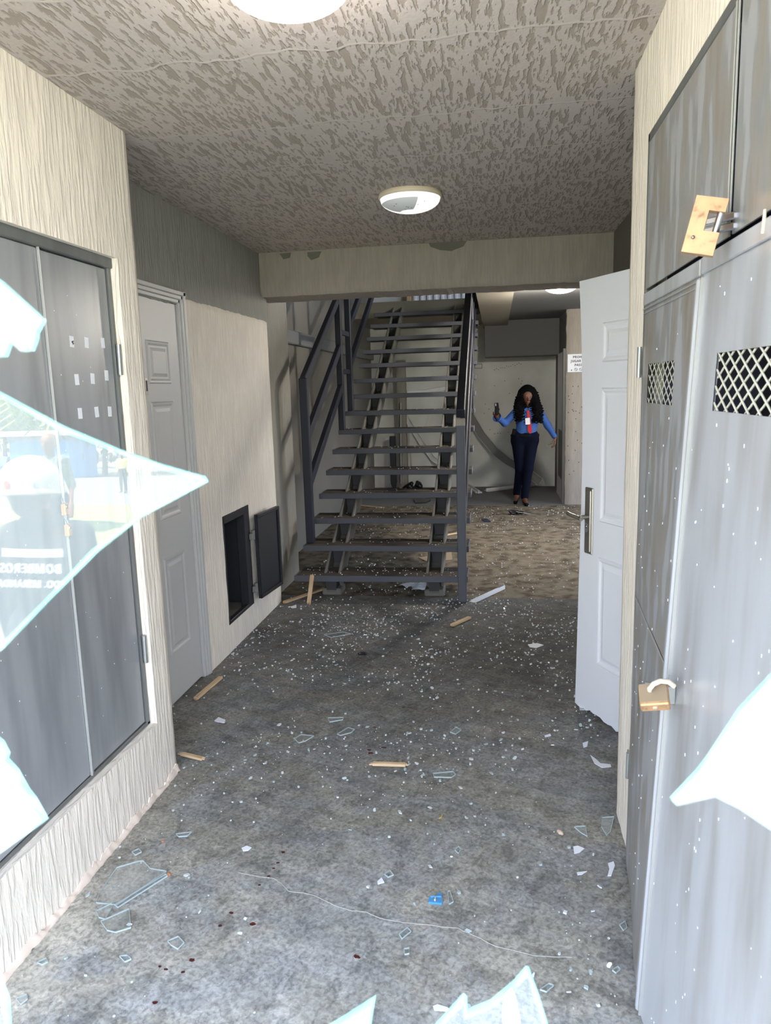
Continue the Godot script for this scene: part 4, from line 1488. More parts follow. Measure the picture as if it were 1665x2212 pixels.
func head_bones(h: Vector3, s: float, tilt: Basis) -> Array:
	var at := func(x: float, y: float, z: float) -> Vector3: return h + tilt * (Vector3(x, y, z) * s)
	return [[at.call(0, 0.045, -0.030), at.call(0, 0.040, 0.005), 0.088 * s, 0.082 * s], [at.call(0, -0.005, 0.020), at.call(0, -0.062, 0.042), 0.066 * s, 0.036 * s],
		[at.call(-0.045, -0.020, 0.0), at.call(0.0, -0.075, 0.045), 0.034 * s, 0.026 * s], [at.call(0.045, -0.020, 0.0), at.call(0.0, -0.075, 0.045), 0.034 * s, 0.026 * s],
		[at.call(0, 0.018, 0.086), at.call(0, -0.016, 0.101), 0.008 * s, 0.0125 * s], [at.call(-0.012, -0.019, 0.090), at.call(0.012, -0.019, 0.090), 0.008 * s, 0.008 * s],
		[at.call(-0.036, 0.034, 0.072), at.call(0.036, 0.034, 0.072), 0.013 * s, 0.013 * s], [at.call(-0.016, -0.044, 0.082), at.call(0.016, -0.044, 0.082), 0.007 * s, 0.007 * s],
		[at.call(-0.014, -0.053, 0.080), at.call(0.014, -0.053, 0.080), 0.0075 * s, 0.0075 * s],
		[at.call(-0.088, 0.012, -0.012), at.call(-0.086, -0.022, -0.008), 0.015 * s, 0.010 * s], [at.call(0.088, 0.012, -0.012), at.call(0.086, -0.022, -0.008), 0.015 * s, 0.010 * s]]

# J: joints in the figure's own axes (facing +z). Clothes are shells a little outside the body.
func figure(called: String, label: String, at: Vector3, turn: float, J: Dictionary, g: float, mats: Dictionary, cell: float, head_turn := Basis.IDENTITY) -> Node3D:
	var o := thing(called, label, "person", at, turn)
	var mid := func(a: Vector3, b: Vector3, t: float) -> Vector3: return a.lerp(b, t)
	var torso := func(e: float) -> Array:
		var sr: Vector3 = J.sr
		var sl: Vector3 = J.sl
		var hr: Vector3 = J.hr
		var hl: Vector3 = J.hl
		var cr := sr.lerp(sl, 0.27) + Vector3(0, -0.09, 0.01)
		var cl := sl.lerp(sr, 0.27) + Vector3(0, -0.09, 0.01)
		var w: Vector3 = J.waist
		var side := (sl - sr).normalized()
		return [[sr.lerp(sl, 0.12), sr.lerp(sl, 0.88), 0.060 * g + e, 0.060 * g + e], [cr, w - side * 0.045 * g, 0.098 * g + e, 0.085 * g + e], [cl, w + side * 0.045 * g, 0.098 * g + e, 0.085 * g + e],
			[w - side * 0.045 * g, hr + Vector3(0, 0.03, 0), 0.085 * g + e, 0.098 * g + e], [w + side * 0.045 * g, hl + Vector3(0, 0.03, 0), 0.085 * g + e, 0.098 * g + e]]
	var arms := func(e: float, end: float) -> Array:
		return [[J.sr, J.er, 0.052 * g + e, 0.040 * g + e], [J.er, J.er.lerp(J.wr, end), 0.040 * g + e, 0.030 * g + e], [J.sl, J.el, 0.052 * g + e, 0.040 * g + e], [J.el, J.el.lerp(J.wl, end), 0.040 * g + e, 0.030 * g + e]]
	var legs := func(e: float) -> Array:
		return [[J.hr + Vector3(0, -0.02, -0.02), J.kr, 0.098 * g + e, 0.060 * g + e], [J.kr, J.ar + Vector3(0, 0.03, 0), 0.060 * g + e, 0.042 * g + e * 1.4], [J.hl + Vector3(0, -0.02, -0.02), J.kl, 0.098 * g + e, 0.060 * g + e], [J.kl, J.al + Vector3(0, 0.03, 0), 0.060 * g + e, 0.042 * g + e * 1.4],
			[J.hr + Vector3(0, 0.0, -0.03), J.hl + Vector3(0, 0.0, -0.03), 0.105 * g + e, 0.105 * g + e]]
	var bare: Array = torso.call(-0.012)
	bare.append_array(arms.call(-0.008, 1.0))
	bare.append_array(legs.call(-0.012))
	bare.append([J.sr.lerp(J.sl, 0.5) + Vector3(0, 0.01, -0.01), J.head + Vector3(0, -0.05, -0.015), 0.056 * g, 0.047 * g])
	for s in [["ar", "tr"], ["al", "tl"]]:
		bare.append([J[s[0]], J[s[1]], 0.034 * g, 0.026 * g])
		bare.append([J[s[0]], J[s[0]] + Vector3(0, 0.06, -0.005), 0.036 * g, 0.034 * g])
	var heads := head_bones(J.head, g, head_turn)
	if cell > 0.02:
		bare.append_array(heads)
		for s in ["r", "l"]:
			bare.append([J["w" + s], J["w" + s].lerp(J["e" + s], -0.45), 0.034 * g, 0.026 * g])
		part("body", flesh(bare, cell, 0.03), mats.skin, o)
	else:
		var pieces := [flesh(bare, cell, 0.03), flesh(heads, 0.0055, 0.014)]
		for s in [["r", 1.0], ["l", -1.0]]:
			var bones := hand_bones(J["w" + s[0]], J["d" + s[0]], J["p" + s[0]], J["c" + s[0]], s[1], g * 1.02)
			bones.append([J["w" + s[0]].lerp(J["e" + s[0]], 0.2), J["w" + s[0]], 0.027 * g, 0.024 * g])
			pieces.append(flesh(bones, 0.0045, 0.007))
		part("body", joined(pieces), mats.skin, o)
		for x in [-1.0, 1.0]:
			part("eye", lathe_mesh([Vector2(0, -0.010), Vector2(0.0085, -0.006), Vector2(0.010, 0), Vector2(0.0085, 0.006), Vector2(0, 0.010)], Transform3D(head_turn, J.head + head_turn * (Vector3(0.032 * x, 0.012, 0.076) * g)), 10), M.void, o)
	var top: Array = torso.call(0.006)
	top.append_array(arms.call(0.008, J.get("sleeve", 0.92)))
	part("shirt", flesh(top, cell, 0.03), mats.top, o)
	var low: Array = legs.call(0.008)
	low.append([J.hr + Vector3(0, 0.05, 0), J.hl + Vector3(0, 0.05, 0), 0.100 * g + 0.010, 0.100 * g + 0.010])
	part("trousers", flesh(low, cell, 0.025), mats.low, o)
	for s in [["ar", "tr"], ["al", "tl"]]:
		part("shoe", flesh([[J[s[0]] + Vector3(0, -0.028, -0.03), J[s[1]] + Vector3(0, -0.006, 0.0), 0.034 * g, 0.030 * g], [J[s[0]] + Vector3(0, -0.045, -0.035), J[s[1]] + Vector3(0, -0.014, 0.012), 0.026 * g, 0.022 * g]], maxf(cell * 0.6, 0.007), 0.01), mats.shoe, o)
	return o

func standing(tall: float) -> Dictionary:
	var s := tall / 1.72
	var J := {"head": Vector3(0, 1.585, 0.01), "sr": Vector3(-0.175, 1.40, 0), "sl": Vector3(0.175, 1.40, 0), "er": Vector3(-0.235, 1.12, -0.02), "el": Vector3(0.235, 1.12, -0.02), "wr": Vector3(-0.255, 0.87, 0.05), "wl": Vector3(0.255, 0.87, 0.05),
		"waist": Vector3(0, 1.08, 0), "hr": Vector3(-0.085, 0.93, 0), "hl": Vector3(0.085, 0.93, 0), "kr": Vector3(-0.10, 0.50, 0.01), "kl": Vector3(0.10, 0.50, 0.01), "ar": Vector3(-0.105, 0.085, -0.02), "al": Vector3(0.105, 0.085, -0.02),
		"tr": Vector3(-0.12, 0.035, 0.14), "tl": Vector3(0.12, 0.035, 0.14)}
	for key in J:
		J[key] *= s
	for d in [["dr", Vector3(0, -1, 0.1)], ["dl", Vector3(0, -1, 0.1)], ["pr", Vector3(1, 0, 0)], ["pl", Vector3(-1, 0, 0)]]:
		J[d[0]] = d[1]
	J.cr = 0.45
	J.cl = 0.45
	return J

func build_person() -> void:
	var skin := paint(Color(0.42, 0.27, 0.20), 0.55)
	skin.subsurf_scatter_enabled = true
	skin.subsurf_scatter_strength = 0.08
	var J := {"head": Vector3(0.048, 1.405, 0.015), "sr": Vector3(-0.085, 1.235, 0.0), "sl": Vector3(0.190, 1.235, 0.0), "er": Vector3(-0.245, 1.085, 0.07), "wr": Vector3(-0.340, 1.165, 0.20), "el": Vector3(0.315, 1.035, -0.02), "wl": Vector3(0.405, 0.880, 0.04),
		"waist": Vector3(0.035, 0.985, 0.0), "hr": Vector3(-0.062, 0.850, 0.0), "hl": Vector3(0.098, 0.850, 0.0), "kr": Vector3(-0.045, 0.47, 0.0), "kl": Vector3(0.060, 0.47, 0.055), "ar": Vector3(-0.085, 0.095, -0.13), "al": Vector3(0.012, 0.075, 0.06),
		"tr": Vector3(-0.105, 0.030, 0.01), "tl": Vector3(0.035, 0.030, 0.20), "dr": Vector3(-0.05, 1.0, 0.1), "pr": Vector3(0.3, 0.0, -1.0), "cr": 0.75, "dl": Vector3(-0.05, -1.0, 0.30), "pl": Vector3(-1.0, 0.1, -0.1), "cl": 0.6, "sleeve": 0.88}
	var blue := paint(Color(0.19, 0.34, 0.60), 0.85)
	var navy := paint(Color(0.05, 0.062, 0.125), 0.9, 0.0, 0.2)
	var black := paint(Color(0.04, 0.04, 0.045), 0.7, 0.0, 0.25)
	var at := Vector3(0.352, 0.0, -9.88)
	var w := figure("person", "woman in blue shirt, red tie and navy trousers raising a phone in the hall", at, 0.0, J, 0.90, {"skin": skin, "top": blue, "low": navy, "shoe": black}, 0.011, Basis(Vector3.UP, 0.15) * Basis(Vector3.RIGHT, 0.12))
	# flared cuff
	var cuff := begin()
	var e: Vector3 = J.er.lerp(J.wr, 0.74)
	var f: Vector3 = (J.wr - J.er).normalized()
	var side := f.cross(Vector3.UP).normalized()
	lathe(cuff, [Vector2(0.036, -0.02), Vector2(0.050, 0.02), Vector2(0.062, 0.062), Vector2(0.058, 0.062), Vector2(0.034, -0.01)], Transform3D(Basis(side, f, side.cross(f)), e), 18)
	part("cuff", done(cuff), blue, w)
	var collar := begin()
	for s in [-1.0, 1.0]:
		prism(collar, PackedVector2Array([Vector2(0, 0.0), Vector2(0.055 * s, 0.035), Vector2(0.045 * s, -0.02), Vector2(0.022 * s, -0.055)]), Transform3D(Basis(Vector3.RIGHT, -0.35), Vector3(0.053, 1.262, 0.068)), 0.006)
	part("collar", done(collar), blue, w)
	var tie := begin()
	prism(tie, PackedVector2Array([Vector2(-0.014, 0.0), Vector2(0.014, 0.0), Vector2(0.030, -0.27), Vector2(0.002, -0.305), Vector2(-0.026, -0.27)]), Transform3D(Basis(Vector3.BACK, 0.09) * Basis(Vector3.RIGHT, 0.02), Vector3(0.053, 1.245, 0.100)), 0.008)
	part("tie", done(tie), paint(Color(0.72, 0.12, 0.10), 0.7), w)
	part("badge", box_mesh(Vector3(0.060, 0.085, 0.004), 0.001), M.paper, w, Transform3D(Basis(Vector3.BACK, 0.08), Vector3(0.048, 1.105, 0.116)))
	part("belt", lathe_mesh([Vector2(0.98, -0.018), Vector2(1.0, -0.015), Vector2(1.0, 0.015), Vector2(0.98, 0.018)], Transform3D(Basis.from_scale(Vector3(0.187, 1, 0.108)), Vector3(0.018, 0.915, 0)), 28), black, w)
	part("radio", box_mesh(Vector3(0.05, 0.085, 0.035), 0.008), black, w, Transform3D(Basis(Vector3.BACK, -0.2), Vector3(-0.125, 0.965, 0.06)))
	# hair: a soft mass with loose curls over it
	var h: Vector3 = J.head
	var mass := [[h + Vector3(0, 0.075, -0.03), h + Vector3(0, 0.05, -0.06), 0.098, 0.105], [h + Vector3(-0.065, 0.06, -0.01), h + Vector3(-0.105, -0.13, 0.015), 0.060, 0.062], [h + Vector3(0.065, 0.06, -0.01), h + Vector3(0.118, -0.14, 0.015), 0.060, 0.066], [h + Vector3(-0.105, -0.13, 0.015), h + Vector3(-0.085, -0.235, 0.06), 0.060, 0.038], [h + Vector3(0.118, -0.14, 0.015), h + Vector3(0.115, -0.255, 0.06), 0.064, 0.040], [h + Vector3(-0.06, -0.05, -0.08), h + Vector3(0.06, -0.18, -0.09), 0.09, 0.08]]
	var hair := part("hair", flesh(mass, 0.012, 0.04), paint(Color(0.03, 0.028, 0.036), 0.9, 0.0, 0.2), w)
	var cs := begin()
	for k in 210:
		var b: Array = mass[rng.randi_range(0, 4)]
		var u := rng.randf()
		var c: Vector3 = b[0].lerp(b[1], u)
		var r: float = lerpf(b[2], b[3], u)
		var out := Vector3(rng.randf_range(-1, 1), rng.randf_range(-0.3, 0.8), rng.randf_range(-0.6, 0.8)).normalized()
		if out.z > 0.3 and absf(c.x - h.x) < 0.05:
			continue
		var p := c + out * r * 0.95
		var pts := []
		var ph := rng.randf() * TAU
		for m in 14:
			var t := m / 13.0
			pts.append(p + Vector3(out.x * 0.03 * t + 0.017 * cos(ph + m * 1.35), -0.085 * t, out.z * 0.02 * t + 0.017 * sin(ph + m * 1.35)))
		tube(cs, pts, 0.009, 5, 0.75)
	part("curl", done(cs), paint(Color(0.035, 0.031, 0.036), 0.8, 0.0, 0.25), hair)
	# what she holds
	var ph := thing("phone", "dark phone held upright in the woman's raised hand", "phone", at + J.wr + Vector3(-0.005, 0.115, 0.035))
	ph.basis = Basis(Vector3.BACK, 0.12) * Basis(Vector3.UP, 0.7)
	part("case", box_mesh(Vector3(0.070, 0.150, 0.009), 0.004), black, ph)
	part("screen", box_mesh(Vector3(0.062, 0.138, 0.002), 0.001), M.soot, ph, Transform3D(Basis.IDENTITY, Vector3(0, 0, -0.005)))
	part("camera_bump", box_mesh(Vector3(0.022, 0.030, 0.003), 0.001), M.scrap_grey, ph, Transform3D(Basis.IDENTITY, Vector3(-0.018, 0.052, 0.005)))
	var wl := thing("folded_paper", "crumpled olive paper held in the woman's lowered hand", "paper", at + J.wl + Vector3(-0.045, -0.075, 0.045))
	var fs := begin()
	box(fs, Vector3(0, 0, 0), Vector3(0.11, 0.006, 0.06), 0.002, Basis(Vector3.BACK, 0.25))
	box(fs, Vector3(-0.01, 0.014, 0.004), Vector3(0.09, 0.005, 0.05), 0.002, Basis(Vector3.BACK, -0.15))
	part("sheet", done(fs), paint(Color(0.45, 0.43, 0.33), 0.9), wl)


# ---------------------------------------------------------------- debris on the floor

func lath(a: Vector3, b: Vector3, w: float, h: float, label: String) -> void:
	var c := (a + b) / 2.0
	var f := (b - a).normalized()
	var r := f.cross(Vector3.UP).normalized()
	var m := begin()
	var L := a.distance_to(b)
	box(m, Vector3.ZERO, Vector3(w, h, L), 0.0015)
	for k in 4:   # splintered ends
		var z := L / 2.0 * (1 if k % 2 else -1)
		box(m, Vector3((k - 1.5) * w * 0.22, 0, z), Vector3(w * 0.22, h * 0.5, 0.012 + 0.006 * k), 0.001)
	single("wood_lath", done(m), M.pine, label, "wood strip", Transform3D(Basis(r, r.cross(f), -f), c), "splintered pine strips on the floor")

func flat_piece(called: String, label: String, category: String, px: Array, h: float, mat: Material, group := "", lift := 0.001) -> MeshInstance3D:
	var pts := []
	var c := Vector3.ZERO
	for q in px:
		var p := on_floor(q[0], q[1], lift)
		pts.append(p)
		c += p / px.size()
	var poly := PackedVector2Array()
	for p in pts:
		poly.append(Vector2(p.x - c.x, -(p.z - c.z)))
	return single(called, prism_mesh(poly, h, Transform3D(Basis(Vector3.RIGHT, -PI / 2), Vector3.ZERO)), mat, label, category, Transform3D(Basis.IDENTITY, c), group)

func build_debris() -> void:
	var y := Vector3(0, 0.011, 0)
	lath(on_floor(614, 1304) + y, on_floor(706, 1272) + y, 0.030, 0.016, "pine strip lying crosswise under the leaning one at the stair foot")
	lath(on_floor(667, 1306) + y, on_z(674, 1243, -5.318), 0.030, 0.015, "pine strip leaning upright against the lowest stair tread")
	lath(on_floor(423, 1513) + y, on_floor(477, 1467) + y, 0.026, 0.014, "pine strip lying by the grey left door")
	lath(on_floor(392, 1633) + y, on_floor(438, 1644) + y, 0.020, 0.012, "pine strip poking out from the end of the near left wall")
	lath(on_floor(805, 1655) + y, on_floor(876, 1657) + y, 0.018, 0.013, "pale pine strip lying square in the middle of the near floor")
	lath(on_floor(976, 1354) + y, on_floor(1014, 1337) + y, 0.030, 0.014, "short pine strip lying right of centre before the newel post")
	lath(on_floor(693, 1090) + y, on_floor(727, 1087) + y, 0.02, 0.014, "thin pale strip on the floor under the stairs, leftmost")
	lath(on_floor(774, 1093) + y, on_floor(824, 1098) + y, 0.02, 0.014, "thin pale strip on the floor behind the middle of the stairs")
	lath(on_floor(963, 1158) + y, on_floor(990, 1153) + y, 0.025, 0.014, "brown strip on the floor behind the newel post")

	# white plastic profile at the foot of the newel
	var a := on_floor(1020, 1302)
	var b := on_floor(1084, 1272)
	var f := (b - a).normalized()
	var pv := thing("plastic_profile", "white plastic profile with a broken end lying by the newel post", "profile", (a + b) / 2.0 + Vector3(0, 0.002, 0))
	pv.basis = Basis(f.cross(Vector3.UP).normalized(), Vector3.UP, -f)
	var m := begin()
	var L := a.distance_to(b)
	box(m, Vector3(0, 0.003, 0), Vector3(0.055, 0.005, L), 0.001)
	box(m, Vector3(0.026, 0.016, 0), Vector3(0.005, 0.030, L), 0.001)
	box(m, Vector3(-0.010, 0.010, 0), Vector3(0.004, 0.016, L), 0.001)
	part("channel", done(m), M.white_pvc, pv)
	part("broken_end", box_mesh(Vector3(0.05, 0.045, 0.03), 0.008), M.beige, pv, Transform3D(Basis(Vector3.UP, 0.4), Vector3(0.0, 0.024, -L / 2.0 + 0.01)))

	# blue plastic cap and the clear chip beside it
	var o := on_floor(942, 1945)
	var cap := thing("plastic_fragment", "broken bright blue plastic piece on the near floor", "plastic piece", o)
	var s := 1.0 / 745.0
	var p := PackedVector2Array()
	for q in [[-17, -13], [14, -14], [16, -10], [12, 4], [12, 20], [4, 22], [0, 10], [-14, 6], [-17, 0]]:
		p.append(Vector2(q[0], q[1]) * s)
	part("plate", prism_mesh(p, 0.007, Transform3D(Basis(Vector3.RIGHT, -PI / 2), Vector3.ZERO)), M.blue_plastic, cap)
	part("ridge", box_mesh(Vector3(0.036, 0.006, 0.006), 0.002), M.blue_plastic, cap, Transform3D(Basis(Vector3.UP, 0.1), Vector3(-0.001, 0.008, -0.007)))
	part("peg", lathe_mesh([Vector2(0.0045, 0), Vector2(0.0045, 0.009), Vector2(0.003, 0.009), Vector2(0.003, 0.005), Vector2(0, 0.005)], Transform3D(Basis.IDENTITY, Vector3(-0.003, 0.006, 0.009)), 14), M.galvanised, cap)

	# paper, card and the small flat scraps
	var sheet_ := begin()
	for k in 6:
		for j in 6:
			var at := func(i: int, jj: int) -> Vector3: return Vector3((i - 3) * 0.030 + 0.01 * (jj - 3), 0.004 + 0.06 * pow(maxf(0.0, i - 1.5) / 4.5, 1.5) + 0.012 * sin(jj * 1.3 + i), (jj - 3) * 0.034)
			st_two_sided(sheet_, at.call(k, j), at.call(k, j + 1), at.call(k + 1, j + 1), at.call(k + 1, j))
	single("paper_sheet", done(sheet_), M.paper, "curled sheet of white paper under the lowest stair tread", "paper", Transform3D(Basis(Vector3.UP, 0.5), on_floor(902, 1268)))
	flat_piece("card_scrap", "torn beige cardboard triangle behind the second stair tread", "cardboard", [[904, 1205], [975, 1193], [977, 1210], [925, 1215]], 0.004, M.card)
	var plast := [[[1275, 1632], [1286, 1640], [1297, 1650], [1318, 1652], [1320, 1657], [1300, 1659], [1284, 1650]], [[1238, 1830], [1248, 1828], [1262, 1834], [1252, 1842], [1240, 1845]], [[1313, 1866], [1325, 1862], [1328, 1871], [1320, 1893], [1312, 1893], [1316, 1878]], [[1246, 1886], [1268, 1883], [1256, 1890], [1247, 1891]], [[463, 1558], [472, 1550], [487, 1556], [485, 1562], [470, 1560]], [[522, 1833], [533, 1828], [543, 1832], [536, 1838], [525, 1839]], [[935, 2175], [945, 2171], [967, 2178], [974, 2186], [950, 2184], [938, 2183]], [[815, 1905], [824, 1897], [830, 1907], [816, 1911]], [[1258, 1606], [1270, 1602], [1268, 1613], [1260, 1615]], [[1140, 1393], [1160, 1390], [1174, 1394], [1158, 1400], [1144, 1398]], [[627, 1311], [640, 1307], [640, 1313], [630, 1314]], [[1176, 1590], [1188, 1586], [1190, 1590], [1178, 1593]], [[1250, 1524], [1258, 1528], [1262, 1534], [1252, 1534]]]
	var words := ["largest bluish-white plastic scrap, crescent shaped, before the white door", "small bluish-white plastic scrap on the floor below the pale stone", "narrow bluish-white plastic scrap beside the right cabinet foot", "drop-shaped white plastic scrap near the right cabinet", "pale blue plastic scrap on the floor by the near left wall end", "small white scrap on the left of the near floor", "white scrap at the bottom edge by the double-pointed shard", "tiny white scrap in the middle of the near floor", "white scrap on the floor just before the crescent-shaped one", "pale scrap on the floor at mid depth left of the white door", "pale scrap on the floor below the crossed pine strips", "thin white scrap left of the open white door", "white scrap under the white door's broken foot"]
	for k in plast.size():
		flat_piece("plastic_scrap", words[k], "plastic scrap", plast[k], 0.003, M.paper if k % 3 else M.door_white, "pale plastic scraps")
	var rock := func(px: float, py: float, r: float, mat: Material, label: String) -> void:
		var c := on_floor(px, py)
		var bones := []
		for k in 4:
			bones.append([Vector3(rng.randf_range(-1, 1), rng.randf_range(0.3, 0.9), rng.randf_range(-1, 1)) * r * 0.45, Vector3(rng.randf_range(-1, 1), rng.randf_range(0.3, 0.7), rng.randf_range(-1, 1)) * r * 0.4, r * 0.5, r * 0.45])
		single("pebble", flesh(bones, r * 0.22, r * 0.15), mat, label, "stone", Transform3D(Basis.IDENTITY, c), "crumbs of stone and brick")
	rock.call(1210, 1800, 0.013, M.stone, "pale beige stone on the near floor left of the right cabinet")
	rock.call(365, 1889, 0.009, M.brick_bit, "orange brick crumb at the end of the long glass splinter")
	rock.call(352, 1818, 0.007, M.brick_bit, "small orange brick crumb near the left wall foot")
	rock.call(1130, 1030, 0.03, M.stone, "small pale lump on the floor behind the woman's feet")
	var drain := on_floor(783, 1413)
	single("drain_cap", lathe_mesh([Vector2(0.030, 0.0), Vector2(0.030, 0.004), Vector2(0.023, 0.006), Vector2(0.020, 0.002), Vector2(0, 0.002)], Transform3D.IDENTITY, 24), M.black_paint, "small round black cap on the floor in mid corridor", "drain cap", Transform3D(Basis.IDENTITY, drain))
	single("yellow_scrap", tube_mesh([on_floor(948, 1768, 0.002), on_floor(953, 1766, 0.004), on_floor(955, 1760, 0.002)], 0.0022, 6), paint(Color(0.85, 0.70, 0.30), 0.6), "tiny curled yellow scrap on the near floor", "scrap")

	# black heap and scraps in the hall
	var bag := on_floor(898, 1050)
	bag.z = -11.2
	bag.x = -1.30
	bag.y = 0.0
	var bones := []
	for k in 9:
		bones.append([Vector3(rng.randf_range(-0.13, 0.13), rng.randf_range(0.03, 0.09), rng.randf_range(-0.1, 0.1)), Vector3(rng.randf_range(-0.10, 0.16), rng.randf_range(0.05, 0.13), rng.randf_range(-0.1, 0.1)), 0.045, 0.03])
	single("black_bag", flesh(bones, 0.014, 0.015), M.black_bag, "crumpled black bag lying behind the stairs by the back wall", "bag", Transform3D(Basis.IDENTITY, bag))
	var heap := on_floor(1118, 1111)
	var fan := thing("black_scrap", "tangled black strips lying on the floor before the woman", "scrap", heap)
	var lump := []
	for k in 8:
		lump.append([Vector3(rng.randf_range(-0.08, 0.08), 0.018, rng.randf_range(-0.04, 0.04)), Vector3(rng.randf_range(-0.11, 0.11), rng.randf_range(0.015, 0.05), rng.randf_range(-0.05, 0.05)), 0.018, 0.011])
	part("crumpled_cloth", flesh(lump, 0.007, 0.008), M.black_bag, fan)
	for k in 3:
		part("strip", bar_mesh(Vector3(-0.05 + k * 0.03, 0.04, 0.03), Vector3(0.10 + k * 0.05, 0.008, 0.05 - 0.02 * k), 0.012, 0.004), [M.black_bag, M.scrap_pale, M.black_bag][k], fan)
	flat_piece("blue_scrap", "dark blue flat scrap on the hall floor right of the stairs", "scrap", [[1040, 1123], [1050, 1121], [1060, 1128], [1046, 1128]], 0.01, paint(Color(0.12, 0.15, 0.25), 0.5))
	flat_piece("black_scrap", "flat black scrap on the floor under the fourth stair tread", "scrap", [[893, 1080], [915, 1077], [930, 1082], [920, 1087], [897, 1088]], 0.012, M.black_bag)

	# bent window frames and trays thrown against the back wall
	var bent := func(label: String, px: Array, w: float, h: float, mat: Material, lip_mat: Material) -> void:
		var o2 := Vector3.ZERO
		var pts := []
		for q in px:
			var pt := on_z(q[0], q[1], q[2])
			pts.append(pt)
			o2 += pt / px.size()
		var t := thing("bent_frame", label, "bent frame", o2, 0.0, "frame pieces thrown against the back wall")
		var web := begin()
		var lip := begin()
		for k in pts.size() - 1:
			var pa: Vector3 = pts[k] - o2
			var pb: Vector3 = pts[k + 1] - o2
			var fwd := (pb - pa).normalized()
			var across := fwd.cross(Vector3.BACK).normalized()
			bar(web, pa - fwd * 0.006, pb + fwd * 0.006, h, w, across, 0.003)
			for sgn in [-1.0, 1.0]:
				bar(lip, pa + across * sgn * w / 2.0 + Vector3(0, 0, 0.012) - fwd * 0.006, pb + across * sgn * w / 2.0 + Vector3(0, 0, 0.012) + fwd * 0.006, h + 0.024, 0.007, across, 0.002)
		part("web", done(web), mat, t)
		part("lip", done(lip), lip_mat, t)
	bent.call("long dark bent tray leaning down the back wall to the woman's legs", [[1012, 893, -11.58], [1040, 940, -11.55], [1070, 975, -11.5], [1098, 997, -11.45], [1130, 1013, -11.40], [1165, 1040, -11.35]], 0.12, 0.02, M.scrap_grey, M.scrap_pale)
	bent.call("white bent frame strip crossing behind the stair treads", [[862, 868, -11.59], [885, 915, -11.58], [910, 955, -11.57], [935, 990, -11.56], [965, 1010, -11.55]], 0.075, 0.02, M.scrap_pale, M.white_pvc)
	bent.call("short white curved strip high behind the stairs", [[880, 848, -11.60], [920, 846, -11.60], [950, 841, -11.60], [978, 834, -11.60]], 0.06, 0.02, M.white_pvc, M.white_pvc)
	var floor_frame := func(label: String, pa: Vector3, pb: Vector3) -> void:
		var c := (pa + pb) / 2.0
		var t := thing("bent_frame", label, "bent frame", c, 0.0, "frame pieces thrown against the back wall")
		part("web", bar_mesh(pa - c + Vector3(0, 0.012, 0), pb - c + Vector3(0, 0.012, 0), 0.10, 0.02, Vector3.UP, 0.003), M.scrap_pale, t)
		part("lip", bar_mesh(pa - c + Vector3(0, 0.03, 0.045), pb - c + Vector3(0, 0.03, 0.045), 0.012, 0.05, Vector3.UP, 0.002), M.white_pvc, t)
	floor_frame.call("white frame piece lying on the hall floor behind the woman's feet", on_floor(1050, 1062), on_floor(1168, 1048))
	floor_frame.call("white frame piece lying slantwise beside the stairs' far foot", on_floor(1004, 1046), on_floor(1034, 1066))
	# torn sheet of pale board hanging behind the stairs
	var tp := PackedVector2Array()
	var tc := on_z(912, 915, -11.612)
	for q in [[882, 862], [910, 868], [930, 866], [940, 860], [938, 882], [925, 900], [918, 920], [925, 960], [932, 1005], [890, 1008], [884, 960]]:
		var pt := on_z(q[0], q[1], -11.612)
		tp.append(Vector2(pt.x - tc.x, pt.y - tc.y))
	single("torn_board", prism_mesh(tp, 0.012), M.back_wall, "torn pale board hanging against the back wall behind the stairs", "board", Transform3D(Basis(Vector3.RIGHT, -0.03), tc))
	var duct := thing("dark_duct", "narrow black upright duct beside the pale column behind the stairs", "duct", Vector3(-1.61, 0.10, -11.40))
	part("casing", span_mesh(Vector3(-0.045, 0.0, -0.03), Vector3(0.045, 0.74, 0.03), 0.006), M.black_paint, duct)
	part("foot", prism_mesh(PackedVector2Array([Vector2(-0.045, 0.0), Vector2(0.045, 0.0), Vector2(0.02, -0.10), Vector2(-0.015, -0.09)]), 0.05, Transform3D(Basis.IDENTITY, Vector3(0, 0, -0.025))), M.black_paint, duct)
	single("steel_pipe", tube_mesh([on_z(866, 1045, -11.42), on_z(865, 905, -11.42), on_z(865, 870, -11.42)], 0.014, 10), M.galvanised, "thin bright steel pipe standing beside the pale column behind the stairs", "pipe")

func st_two_sided(st: SurfaceTool, a: Vector3, b: Vector3, c: Vector3, d: Vector3) -> void:
	quad(st, a, b, c, d)
	var t := Vector3(0, -0.0008, 0)
	quad(st, a + t, d + t, c + t, b + t)


# ---------------------------------------------------------------- broken glass on the floor

func chip_mesh(seed_: int, thick: float, long_: float) -> ArrayMesh:
	var r := RandomNumberGenerator.new()
	r.seed = seed_
	var n := r.randi_range(4, 6)
	var p := PackedVector2Array()
	var ph := r.randf() * TAU
	for k in n:
		var a := ph + TAU * (k + r.randf_range(-0.25, 0.25)) / n
		var q := r.randf_range(0.32, 0.55)
		p.append(Vector2(cos(a) * q * long_, sin(a) * q))
	return prism_mesh(p, thick, Transform3D(Basis(Vector3.RIGHT, -PI / 2), Vector3.ZERO))

